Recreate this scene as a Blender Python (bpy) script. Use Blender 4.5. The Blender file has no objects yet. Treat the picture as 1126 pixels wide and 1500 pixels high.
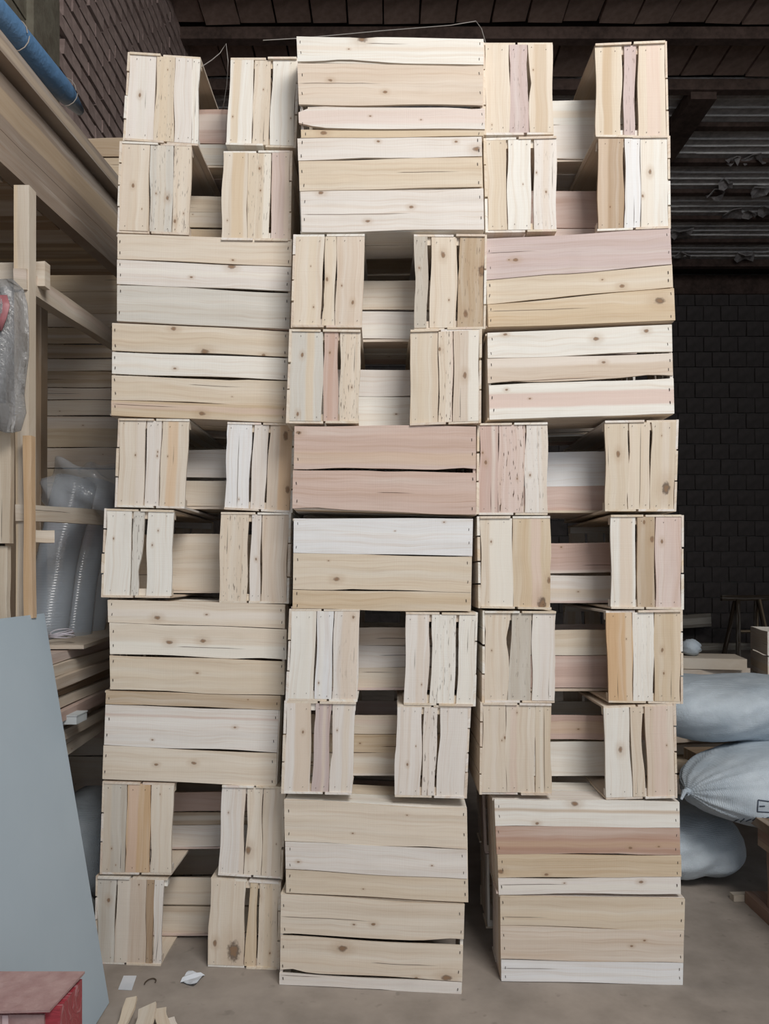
import bpy, math, random
from mathutils import Vector, Matrix
S = bpy.context.scene
COL = S.collection
# ------------------------------------------------------------------ camera
F = 1127.0; HZ = 840.0; CX = 563.0; CAMZ = 1.13
cam_d = bpy.data.cameras.new('camera'); cam = bpy.data.objects.new('camera', cam_d); COL.objects.link(cam)
cam.location = (0, 0, CAMZ); cam.rotation_euler = (math.pi/2, 0, 0)
cam_d.sensor_fit = 'HORIZONTAL'; cam_d.sensor_width = 36; cam_d.lens = F*36/1126
cam_d.shift_y = (HZ-750)/1126; cam_d.clip_start = .05
S.camera = cam
# ------------------------------------------------------------------ light
S.view_settings.view_transform = 'Standard'; S.view_settings.look = 'None'
S.view_settings.gamma = 1; S.view_settings.use_curve_mapping = False
S.view_settings.exposure = 0.0
w = bpy.data.worlds.new('world'); S.world = w; w.use_nodes = True
w.node_tree.nodes['Background'].inputs[0].default_value = (.83, .90, 1.0, 1)
w.node_tree.nodes['Background'].inputs[1].default_value = 1.04
def area(name, loc, target, sx, sy, power, col):
    l = bpy.data.lights.new(name, 'AREA'); l.shape = 'RECTANGLE'; l.size = sx; l.size_y = sy
    l.energy = power; l.color = col
    o = bpy.data.objects.new(name, l); COL.objects.link(o); o.location = loc
    o.rotation_euler = (Vector(target)-Vector(loc)).to_track_quat('-Z', 'Y').to_euler()
    return o
area('daylight_from_skylight', (1.3, -0.9, 4.25), (0.0, 2.1, 2.0), 1.7, 1.5, 148, (1, .965, .92))
# ------------------------------------------------------------------ helpers
def P(x, y, Y):                      # point of the photograph at distance Y
    return Vector(((x-CX)*Y/F, Y, CAMZ-(y-HZ)*Y/F))
def lin(c):
    c = c/255.0
    return c/12.92 if c <= .04045 else ((c+.055)/1.055)**2.4
def rgb(*c): return (lin(c[0]), lin(c[1]), lin(c[2]), 1)
def nt(name):
    m = bpy.data.materials.new(name); m.use_nodes = True
    t = m.node_tree; b = t.nodes['Principled BSDF']
    return m, t, b
class G:                             # tiny node-graph builder
    def __init__(s, t): s.t = t
    def n(s, typ, **k):
        nd = s.t.nodes.new(typ)
        for a, v in k.items(): setattr(nd, a, v)
        return nd
    def put(s, sock, v):
        if hasattr(v, 'is_linked') or hasattr(v, 'links'): s.t.links.new(v, sock)
        else: sock.default_value = v
    def m(s, op, a, b=0.0, c=0.0, clamp=False):
        nd = s.n('ShaderNodeMath', operation=op, use_clamp=clamp)
        for i, v in enumerate((a, b, c)): s.put(nd.inputs[i], v)
        return nd.outputs[0]
    def vec(s, x, y, z=0.0):
        nd = s.n('ShaderNodeCombineXYZ')
        for i, v in enumerate((x, y, z)): s.put(nd.inputs[i], v)
        return nd.outputs[0]
    def sep(s, v):
        nd = s.n('ShaderNodeSeparateXYZ'); s.put(nd.inputs[0], v); return nd.outputs
    def noise(s, v, scale=1.0, detail=2.0, rough=.5, dist=0.0):
        nd = s.n('ShaderNodeTexNoise'); s.put(nd.inputs['Vector'], v)
        nd.inputs['Scale'].default_value = scale; nd.inputs['Detail'].default_value = detail
        nd.inputs['Roughness'].default_value = rough; nd.inputs['Distortion'].default_value = dist
        return nd.outputs['Fac']
    def mix(s, f, a, b, mode='MIX'):
        nd = s.n('ShaderNodeMix', data_type='RGBA', blend_type=mode)
        s.put(nd.inputs[0], f); s.put(nd.inputs[6], a); s.put(nd.inputs[7], b)
        return nd.outputs[2]
    def rng(s, v, a, b, c=0.0, d=1.0, smooth=False):
        nd = s.n('ShaderNodeMapRange'); nd.clamp = True
        if smooth: nd.interpolation_type = 'SMOOTHSTEP'
        for i, x in enumerate((v, a, b, c, d)): s.put(nd.inputs[i], x)
        return nd.outputs[0]
    def attr(s, name):
        return s.n('ShaderNodeAttribute', attribute_type='OBJECT', attribute_name=name)
    def bump(s, h, strength, dist, bsdf):
        nd = s.n('ShaderNodeBump'); nd.inputs['Strength'].default_value = strength
        nd.inputs['Distance'].default_value = dist; s.put(nd.inputs['Height'], h)
        s.t.links.new(nd.outputs[0], bsdf.inputs['Normal'])

def wood_material():
    m, t, b = nt('sawn_softwood'); g = G(t)
    oi = g.n('ShaderNodeObjectInfo')
    uv = g.sep(g.n('ShaderNodeUVMap', uv_map='UVMap').outputs[0])
    u, v = uv[0], uv[1]
    rnd = g.m('MULTIPLY', oi.outputs['Random'], 57.0)
    # slow wander of the grain
    wan = g.m('MULTIPLY', g.m('SUBTRACT', g.noise(g.vec(g.m('MULTIPLY', u, 5.0), g.m('MULTIPLY', v, 6.0), rnd), 1, 2), .5), .030)
    vv = g.m('ADD', v, wan)
    broad = g.noise(g.vec(g.m('MULTIPLY', u, 1.6), g.m('MULTIPLY', vv, 34.0), rnd), 1, 3, .55)
    fine = g.noise(g.vec(g.m('MULTIPLY', u, 5.0), g.m('MULTIPLY', vv, 330.0), rnd), 1, 3, .6)
    fig = g.noise(g.vec(g.m('MULTIPLY', u, 2.4), g.m('MULTIPLY', vv, 120.0), g.m('ADD', rnd, 4.0)), 1, 2, .5)
    blotch = g.noise(g.vec(g.m('MULTIPLY', u, 7.0), g.m('MULTIPLY', v, 14.0), g.m('ADD', rnd, 9.0)), 1, 3)
    col = oi.outputs['Color']
    col = g.mix(g.rng(broad, .50, .74, 0, .22), col, g.mix(1.0, col, (.80, .66, .50, 1), 'MULTIPLY'))
    col = g.mix(g.rng(broad, .50, .30, 0, .25), col, (.88, .86, .80, 1))
    col = g.mix(g.rng(fine, .48, .70, 0, .20), col, g.mix(1.0, col, (.70, .56, .45, 1), 'MULTIPLY'))
    col = g.mix(g.rng(blotch, .55, .78, 0, .18), col, g.mix(1.0, col, (.70, .66, .62, 1), 'MULTIPLY'))
    col = g.mix(g.rng(fig, .52, .70, 0, .30), col, g.mix(1.0, col, (.74, .60, .47, 1), 'MULTIPLY'))
    # streak of heartwood or sapwood along the board
    bd = g.attr('band'); bs = g.sep(bd.outputs['Vector']); bc = g.attr('band_color').outputs['Color']
    wv = g.m('ADD', v, g.m('MULTIPLY', wan, .35))
    inside = g.m('MULTIPLY', g.rng(g.m('SUBTRACT', wv, bs[0]), -.003, .003), g.rng(g.m('SUBTRACT', bs[1], wv), -.003, .003))
    col = g.mix(g.m('MULTIPLY', inside, bs[2]), col, bc)
    # knots, each an ellipse with rings
    for k in ('knot_a', 'knot_b', 'knot_c'):
        ks = g.sep(g.attr(k).outputs['Vector'])
        du = g.m('MULTIPLY', g.m('SUBTRACT', u, ks[0]), .62); dv = g.m('SUBTRACT', v, ks[1])
        wob = g.m('MULTIPLY', g.m('SUBTRACT', g.noise(g.vec(g.m('MULTIPLY', u, 90.0), g.m('MULTIPLY', v, 110.0), rnd), 1, 2), .5), 1.0)
        d = g.m('DIVIDE', g.m('SQRT', g.m('ADD', g.m('MULTIPLY', du, du), g.m('MULTIPLY', dv, dv))), g.m('MAXIMUM', ks[2], .0001))
        d = g.m('ADD', d, wob)
        halo = g.rng(d, 3.6, .8, 0, .34, True)
        core = g.rng(d, 1.15, .6, 0, .75, True)
        heart = g.rng(d, .62, .35, 0, .7, True)
        col = g.mix(halo, col, (.46, .31, .19, 1)); big = g.rng(ks[2], .007, .012); col = g.mix(core, col, g.mix(big, (.20, .12, .075, 1), (.055, .028, .018, 1))); col = g.mix(heart, col, (.30, .18, .10, 1))
    # a crack along the grain
    cs = g.sep(g.attr('crack').outputs['Vector'])
    cv = g.m('ABSOLUTE', g.m('SUBTRACT', g.m('ADD', v, g.m('MULTIPLY', wan, .25)), cs[2]))
    cm = g.m('MULTIPLY', g.m('MULTIPLY', g.rng(u, cs[0], g.m('ADD', cs[0], .02)), g.rng(u, cs[1], g.m('SUBTRACT', cs[1], .05))), g.rng(cv, .0013, .0005))
    col = g.mix(g.m('MULTIPLY', cm, .8), col, (.07, .04, .025, 1))
    # short splits of weathered boards
    fs = g.attr('fissure').outputs['Fac']
    spl = g.noise(g.vec(g.m('MULTIPLY', u, 36.0), g.m('MULTIPLY', v, 260.0), rnd), 1, 2)
    sp = g.m('MULTIPLY', g.rng(spl, .63, .70), fs)
    col = g.mix(sp, col, (.10, .06, .04, 1))
    g.put(b.inputs['Base Color'], col); b.inputs['Roughness'].default_value = .78
    b.inputs['Specular IOR Level'].default_value = .22
    saw = g.noise(g.vec(g.m('MULTIPLY', u, 420.0), g.m('MULTIPLY', v, 5.0), rnd), 1, 1)
    cup = g.noise(g.vec(g.m('MULTIPLY', u, 2.5), g.m('MULTIPLY', v, 22.0), rnd), 1, 1)
    h = g.m('ADD', g.m('ADD', g.m('MULTIPLY', fine, .6), g.m('MULTIPLY', saw, .5)), g.m('MULTIPLY', cup, 7.0))
    g.bump(h, .5, .0012, b)
    return m
WOOD = wood_material()

def simple(name, col, rough=.7, nscale=20, var=.25, bump=.3, bdist=.004, col2=None, spec=.3, dirt=0):
    m, t, b = nt(name); g = G(t)
    tc = g.n('ShaderNodeTexCoord').outputs['Object']
    n1 = g.noise(tc, nscale, 4, .6); n2 = g.noise(tc, nscale*.15, 3)
    c2 = col2 or tuple(x*(1-var*1.6) for x in col[:3])+(1,)
    f = g.m('MULTIPLY', g.m('ADD', n1, n2), .5)
    c = g.mix(g.rng(f, .38, .64), col, c2)
    if dirt:
        n3 = g.noise(tc, nscale*3, 2); c = g.mix(g.rng(n3, .66, .74, 0, dirt), c, tuple(x*.35 for x in col[:3])+(1,))
    g.put(b.inputs['Base Color'], c); b.inputs['Roughness'].default_value = rough
    b.inputs['Specular IOR Level'].default_value = spec
    if bump: g.bump(n1, bump, bdist, b)
    return m
STEEL = simple('staple_steel', rgb(70, 58, 50), .6, 50, .2, 0)
BRICKM = simple('fired_clay_brick', rgb(194, 172, 164), .9, 26, .3, .6, .006, rgb(156, 136, 130))
MORTAR = simple('grey_mortar', rgb(110, 100, 94), .95, 18, .35, .6, .01)
BLOCKM = simple('grey_concrete_block', rgb(96, 90, 88), .95, 9, .25, .5, .004)
JOINTM = simple('block_joint_mortar', rgb(104, 101, 98), .95, 9, .25, .5, .004)
CONC = simple('rough_concrete', rgb(132, 127, 112), .95, 12, .3, .8, .012, rgb(100, 88, 76), dirt=.4)
FLOORM = simple('dusty_concrete_floor', rgb(166, 156, 147), .93, 7, .18, .5, .004, rgb(134, 126, 118), dirt=.35)
ROOFM = simple('aged_roof_sheet', rgb(236, 231, 228), .85, 14, .3, .4, .004)
SEAM = simple('galvanised_sheet_seam', rgb(246, 244, 242), .6, 30, .15, .2)
RUST = simple('rusted_steel_purlin', rgb(104, 86, 78), .85, 20, .35, .5, .004)
TILEM = simple('clay_roof_slab', rgb(176, 152, 140), .9, 12, .3, .5, .005)
FLAKE = simple('peeling_paint_flake', rgb(190, 184, 182), .9, 30, .4, .6, .01)
PLASTER = simple('dark_plaster', rgb(70, 66, 64), .95, 5, .3, .4, .01)

def mesh(name, V, Fc, mat, uvs=None, smooth=False):
    me = bpy.data.meshes.new(name); me.from_pydata([tuple(v) for v in V], [], Fc); me.materials.append(mat)
    if uvs:
        l = me.uv_layers.new(name='UVMap'); k = 0
        for p in me.polygons:
            for li in p.loop_indices: l.data[li].uv = uvs[k]; k += 1
    if smooth: me.polygons.foreach_set('use_smooth', [True]*len(me.polygons))
    me.update(); return me
def link(name, me, parent=None, loc=(0, 0, 0), color=None):
    o = bpy.data.objects.new(name, me); COL.objects.link(o); o.location = loc
    if parent: o.parent = parent
    if color: o.color = color
    return o
def empty(name, loc, label=None, cat=None, group=None):
    o = bpy.data.objects.new(name, None); COL.objects.link(o); o.location = loc; o.empty_display_size = .05
    if label: o['label'] = label
    if cat: o['category'] = cat
    if group: o['group'] = group
    return o
def tag(o, label, cat, group=None):
    o['label'] = label; o['category'] = cat
    if group: o['group'] = group
    return o
BF = [(0, 3, 2, 1), (4, 5, 6, 7), (0, 1, 5, 4), (1, 2, 6, 5), (2, 3, 7, 6), (3, 0, 4, 7)]
def box_geo(x0, x1, y0, y1, z0, z1):
    return [(x0, y0, z0), (x1, y0, z0), (x1, y1, z0), (x0, y1, z0), (x0, y0, z1), (x1, y0, z1), (x1, y1, z1), (x0, y1, z1)]
class MB:
    def __init__(s): s.V = []; s.F = []
    def add(s, V, Fc):
        o = len(s.V); s.V += [Vector(v) for v in V]; s.F += [tuple(i+o for i in f) for f in Fc]; return s
    def box(s, *a, M=None):
        V = [Vector(v) for v in box_geo(*a)]
        if M: V = [M @ v for v in V]
        return s.add(V, BF)
    def tube(s, pts, r, n=8):
        pts = [Vector(p) for p in pts]; o = len(s.V)
        for i, p in enumerate(pts):
            d = (pts[min(i+1, len(pts)-1)]-pts[max(i-1, 0)]).normalized()
            a = d.orthogonal().normalized() if abs(d.z) > .95 else d.cross(Vector((0, 0, 1))).normalized(); b = d.cross(a)
            rr = r[i] if isinstance(r, (list, tuple)) else r
            for k in range(n):
                t = 2*math.pi*k/n; s.V.append(p+rr*(a*math.cos(t)+b*math.sin(t)))
        for i in range(len(pts)-1):
            for k in range(n):
                s.F.append((o+i*n+k, o+i*n+(k+1) % n, o+(i+1)*n+(k+1) % n, o+(i+1)*n+k))
        s.F.append(tuple(o+k for k in range(n))[::-1]); s.F.append(tuple(o+(len(pts)-1)*n+k for k in range(n)))
        return s
    def build(s, name, mat, parent=None, loc=(0, 0, 0), smooth=False, color=None):
        return link(name, mesh(name, [v-Vector(loc) for v in s.V] if not parent else s.V, s.F, mat, smooth=smooth), parent, loc if not parent else (0, 0, 0), color)

# ---- wooden board: a long prism in a mapped space, with UVs along its grain
RB = random.Random(5)
def board_geo(fn, s0, s1, q0a, q0b, q1a, q1b, t0, t1, nseg=5, wob=.0012, rr=RB, notch=()):
    """fn(s,q,t) -> world. s along, q across, t thickness (t0 = outer face)"""
    V = []; UV = []; n = nseg+1
    L = abs(s1-s0)
    p1, p2 = rr.uniform(0, 6), rr.uniform(0, 6); w0 = rr.uniform(.3, 1)*wob; w1 = rr.uniform(.3, 1)*wob
    qm = (q0a+q0b+q1a+q1b)/4
    for i in range(n):
        f = i/nseg; s = s0+(s1-s0)*f
        e = math.sin(math.pi*f)
        a = q0a+(q0b-q0a)*f + w0*math.sin(p1+f*5)*e*2
        b = q1a+(q1b-q1a)*f + w1*math.sin(p2+f*4)*e*2
        for fc, sd, dp, wd in notch:
            e2 = dp*math.exp(-((f-fc)/wd)**2)
            if sd: b -= e2
            else: a += e2
        for (q, t) in ((a, t0), (b, t0), (b, t1), (a, t1)):
            V.append(fn(s, q, t)); UV.append((f*L, q-qm if t == t0 else (q-qm)+.004))
    Fc = []; U = []
    for i in range(nseg):
        for k in range(4):
            f = (i*4+k, i*4+(k+1) % 4, (i+1)*4+(k+1) % 4, (i+1)*4+k)
            Fc.append(f); U += [UV[j] for j in f]
    for f in ((3, 2, 1, 0), tuple(nseg*4+k for k in range(4))):
        Fc.append(f); U += [(UV[j][0], UV[j][1]) for j in f]
    return V, Fc, U
def fix_normals(me):
    import bmesh
    bm = bmesh.new(); bm.from_mesh(me); bmesh.ops.recalc_face_normals(bm, faces=bm.faces[:]); bm.to_mesh(me); bm.free()
COLS = {'W': (238, 233, 222), 'w': (233, 224, 214), 'C': (228, 212, 190), 'c': (222, 203, 182), 'Y': (218, 194, 160), 'y': (224, 206, 180),
        'P': (212, 180, 166), 'p': (224, 200, 188), 'R': (214, 184, 168), 'M': (208, 186, 180), 'G': (216, 210, 198), 'g': (206, 196, 180),
        'T': (196, 170, 138), 'O': (220, 180, 134), 'B': (196, 156, 134), 'D': (188, 158, 126), 'Z': (234, 233, 232), 'K': (150, 125, 100), 'N': (182, 162, 144)}
def bcol(key, jit=.02, rr=RB):
    c = COLS[key]; g_ = (c[0]*.35+c[1]*.45+c[2]*.2); c = [x+(g_-x)*.20 for x in c]; j = 1+rr.uniform(-jit, jit)
    return tuple(min(1, x*j) for x in rgb(*c)[:3])+(1,)
def add_board(name, parent, org, fn, s0, s1, q0a, q0b, q1a, q1b, t0, t1, key, ex=None, nseg=5, wob=.0012, dim=1.0):
    ex = dict(ex or {}); L = abs(s1-s0); Wd = (q1a+q1b-q0a-q0b)/2
    nl = list(ex.get('n', []))
    if wob and L > .15:
        nseg = 14 if nl else 9; wob *= 1.5
        for _ in range(RB.choice((0, 1, 1, 2, 3))): nl.append((RB.random(), RB.choice((0, 1)), RB.uniform(.0006, .0028), RB.uniform(.04, .2)))
        kk = ex['k'] = list(ex.get('k', []))
        if len(kk) < 2 and Wd > .03 and RB.random() < .55: kk.append((RB.uniform(.06, .94), RB.uniform(.15, .85), RB.uniform(.0012, .0026)))
        if 'x' not in ex and RB.random() < .28:
            a_ = RB.choice((0, RB.uniform(.3, .6))); ex['x'] = (a_, a_+RB.uniform(.2, .4), RB.uniform(.2, .85))
        if 'b' not in ex and RB.random() < .5 and Wd > .03:
            a_ = RB.uniform(-.2, .7); ex['b'] = (a_, a_+RB.uniform(.15, .5), RB.uniform(.25, .6), RB.choice('WwCcypY'))
    V, Fc, U = board_geo(fn, s0, s1, q0a, q0b, q1a, q1b, t0, t1, nseg, wob, RB, nl)
    me = mesh(name, [v-org for v in V], Fc, WOOD, U)
    fix_normals(me)
    c = bcol(key)
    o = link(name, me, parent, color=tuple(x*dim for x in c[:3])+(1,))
    for i, k in enumerate(ex.get('k', [])[:3]):      # knots (fraction along, fraction across, radius m)
        o['knot_'+'abc'[i]] = (k[0]*L, (k[1]-.5)*Wd, k[2])
    if 'b' in ex:                                     # band (from, to, strength, colour key)
        f0, f1, st, ck = ex['b']; o['band'] = ((f0-.5)*Wd, (f1-.5)*Wd, st); o['band_color'] = rgb(*COLS[ck])
    if 'x' in ex:
        o['crack'] = (ex['x'][0]*L, ex['x'][1]*L, (ex['x'][2]-.5)*Wd)
    if 'f' in ex: o['fissure'] = ex['f']
    return o

TS = .0062; TB = .0068; TE = .0075          # thickness: side, bottom, end boards
def rand_splits(n, gap, rr):
    ws = [rr.uniform(.8, 1.2) for _ in range(n)]; s = sum(ws); out = []; p = 0
    for x in ws:
        q = p+x/s; out.append((p+gap/2 if p > 0 else p, q-gap/2 if q < .999 else 1.0)); p = q
    return out
def make_crate(label, group, mp, La, Wb, Hc, bottom=None, end0=None, side=None, seed=0, keys='CcwWyp', staples='bottom', base=None):
    """open crate. mp(a,b,c)->world, a length, b width, c height above its bottom; panel box is [0,La]x[0,Wb]x[0,Hc].
    bottom/end0: list of (q0a,q0b,q1a,q1b,key,extra,s0,s1) in metres, side: list of (f0,f1,key)"""
    rr = random.Random(seed)
    pts = [mp(a, b, c) for a in (0, La) for b in (0, Wb) for c in (0, Hc)]
    if base is None:
        base = Vector((sum(p.x for p in pts)/8, sum(p.y for p in pts)/8, min(p.z for p in pts)))
    root = empty('wooden_crate', base, label, 'crate', group)
    K = lambda: rr.choice(keys)
    # bottom boards (along a, across b) outside face t=-TB..0 in c
    fb = lambda s, q, t: mp(s, q, t)
    if bottom is None:
        bottom = []
        for f0, f1 in rand_splits(rr.choice((3, 3, 4)), .016, rr):
            q0, q1 = -TS+f0*(Wb+2*TS), -TS+f1*(Wb+2*TS)
            bottom.append((q0, q0+rr.uniform(-.002, .002), q1, q1+rr.uniform(-.002, .002), K(), {}, rr.uniform(-.003, .001), La+rr.uniform(-.001, .003)))
    for q0a, q0b, q1a, q1b, key, ex, s0, s1 in bottom:
        j = rr.uniform(-.0012, .0012)
        add_board('bottom_board', root, base, fb, s0, s1, q0a, q0b, q1a, q1b, -TB+j, j*0, key, ex)
    # end slats (along b, across c)
    for e in (0, 1):
        if e == 0: fe = lambda s, q, t: mp(t, s, q)
        else: fe = lambda s, q, t: mp(La-t, s, q)
        lst = end0 if (e == 0 and end0) else None
        if lst is None:
            lst = []
            for f0, f1 in rand_splits(3, .05, rr):
                lst.append((f0*Hc, f0*Hc, f1*Hc, f1*Hc, K(), {}, 0, Wb))
        for q0a, q0b, q1a, q1b, key, ex, s0, s1 in lst:
            j = rr.uniform(-.0012, .0008)
            add_board('end_slat', root, base, fe, s0, s1, q0a, q0b, q1a, q1b, j, TE, key, ex, wob=.0013)
    # corner posts
    for e in (0, 1):
        for bs in (0, 1):
            a0, a1 = (TE, TE+.02) if e == 0 else (La-TE-.02, La-TE)
            b0, b1 = (0.0002, .02) if bs == 0 else (Wb-.02, Wb-.0002)
            fp = lambda s, q, t: mp(t, q, s)
            add_board('corner_post', root, base, fp, .001, Hc-.001, b0, b0, b1, b1, a0, a1, K(), nseg=1, wob=0)
    # side boards (along a, across c)
    for bs in (0, 1):
        if bs == 0: fs = lambda s, q, t: mp(s, -t, q)
        else: fs = lambda s, q, t: mp(s, Wb+t, q)
        if side and bs == 0: sp = side
        else: sp = [(f0, f1, K()) for f0, f1 in rand_splits(2, .035, rr)]
        for f0, f1, key in sp:
            d = rr.uniform(-.002, .002)
            add_board('side_board', root, base, fs, rr.uniform(-.006, .002), La+rr.uniform(-.001, .002), f0*Hc, f0*Hc+d*.3, f1*Hc, f1*Hc+d*.3, TS+rr.uniform(-.0008, .0002), 0.0, key)
    # staples
    mb = MB()
    def staple(p, du, dv, dn):
        mb.add([p+du*a+dv*b+dn*c for c in (0, 1) for a, b in ((-1, -1), (1, -1), (1, 1), (-1, 1))], BF)
    if staples == 'bottom':
        for q0a, q0b, q1a, q1b, key, ex, s0, s1 in bottom:
            for e in (0, 1):
                x = (s0+.010) if e == 0 else (s1-.010)
                qa, qb = (q0a, q1a) if e == 0 else (q0b, q1b)
                n = 1 if qb-qa < .05 else 2
                for k in range(n):
                    q = qa+(qb-qa)*((k+.5)/n+rr.uniform(-.12, .12))
                    xx = x+rr.uniform(-.003, .003)
                    o = mp(xx, q, -TB-.0012)
                    staple(o, (mp(xx+.0009, q, -TB)-mp(xx, q, -TB)), (mp(xx+rr.uniform(-.0006, .0006), q+.0035, -TB)-mp(xx, q, -TB)), mp(xx, q, -TB+.0012)-mp(xx, q, -TB))
    else:
        for q0a, q0b, q1a, q1b, key, ex, s0, s1 in (end0 or []):
            for e in (0, 1):
                s = s0+.012 if e == 0 else s1-.012
                qa, qb = (q0a, q1a) if e == 0 else (q0b, q1b)
                for k in range(2):
                    q = qa+(qb-qa)*(.22+.56*k+rr.uniform(-.08, .08)); ss = s+rr.uniform(-.004, .004)
                    o = mp(-.0022, ss, q)
                    staple(o, mp(-.002, ss, q+.0006)-mp(-.002, ss, q), mp(-.002, ss+.0009, q)-mp(-.002, ss, q), mp(.0012, ss, q)-mp(0, ss, q))
    if mb.V:
        o = link('staple', mesh('staple', [v-base for v in mb.V], mb.F, STEEL), root); o['kind'] = 'stuff'
    return root

# ------------------------------------------------------------------ measured stack
REG = {1: (150, 40, 3.7533), 2: (420, 40, 3.7533), 3: (700, 40, 3.7533), 4: (150, 330, 3.7533), 5: (420, 330, 3.7533), 6: (700, 330, 3.7533),
       7: (140, 600, 3.7533), 8: (420, 600, 3.7533), 9: (700, 600, 3.632), 10: (140, 870, 3.7533), 11: (410, 870, 3.7533), 12: (690, 870, 3.519),
       13: (130, 1130, 3.632), 14: (400, 1150, 3.632), 15: (690, 1150, 3.519)}
COLY = {1: 2.205, 2: 2.09, 3: 2.12}
FLOORC = {(1, 0): 2.225, (1, 1): 2.195, (2, 0): 2.112, (2, 1): 2.066, (3, 0): 2.13, (3, 1): 2.112}
CX0 = {1: (150, 412), 2: (410, 677), 3: (733, 1001)}
def depth(col, x, y):
    wgt = max(0., min(1., (y-900)/500.))
    x0, x1 = CX0[col]; f = max(-.3, min(1.3, (x-x0)/(x1-x0)))
    Yf = FLOORC[(col, 0)]*(1-f)+FLOORC[(col, 1)]*f
    return COLY[col]*(1-wgt)+Yf*wgt
def W(col, x, y): return P(x, y, depth(col, x, y))
CN = {1: 'left', 2: 'middle', 3: 'right'}
ON = ['', 'top', 'second', 'third', 'fourth', 'fifth', 'sixth', 'seventh', 'eighth', 'ninth', 'bottom']
DEP = .50
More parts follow.
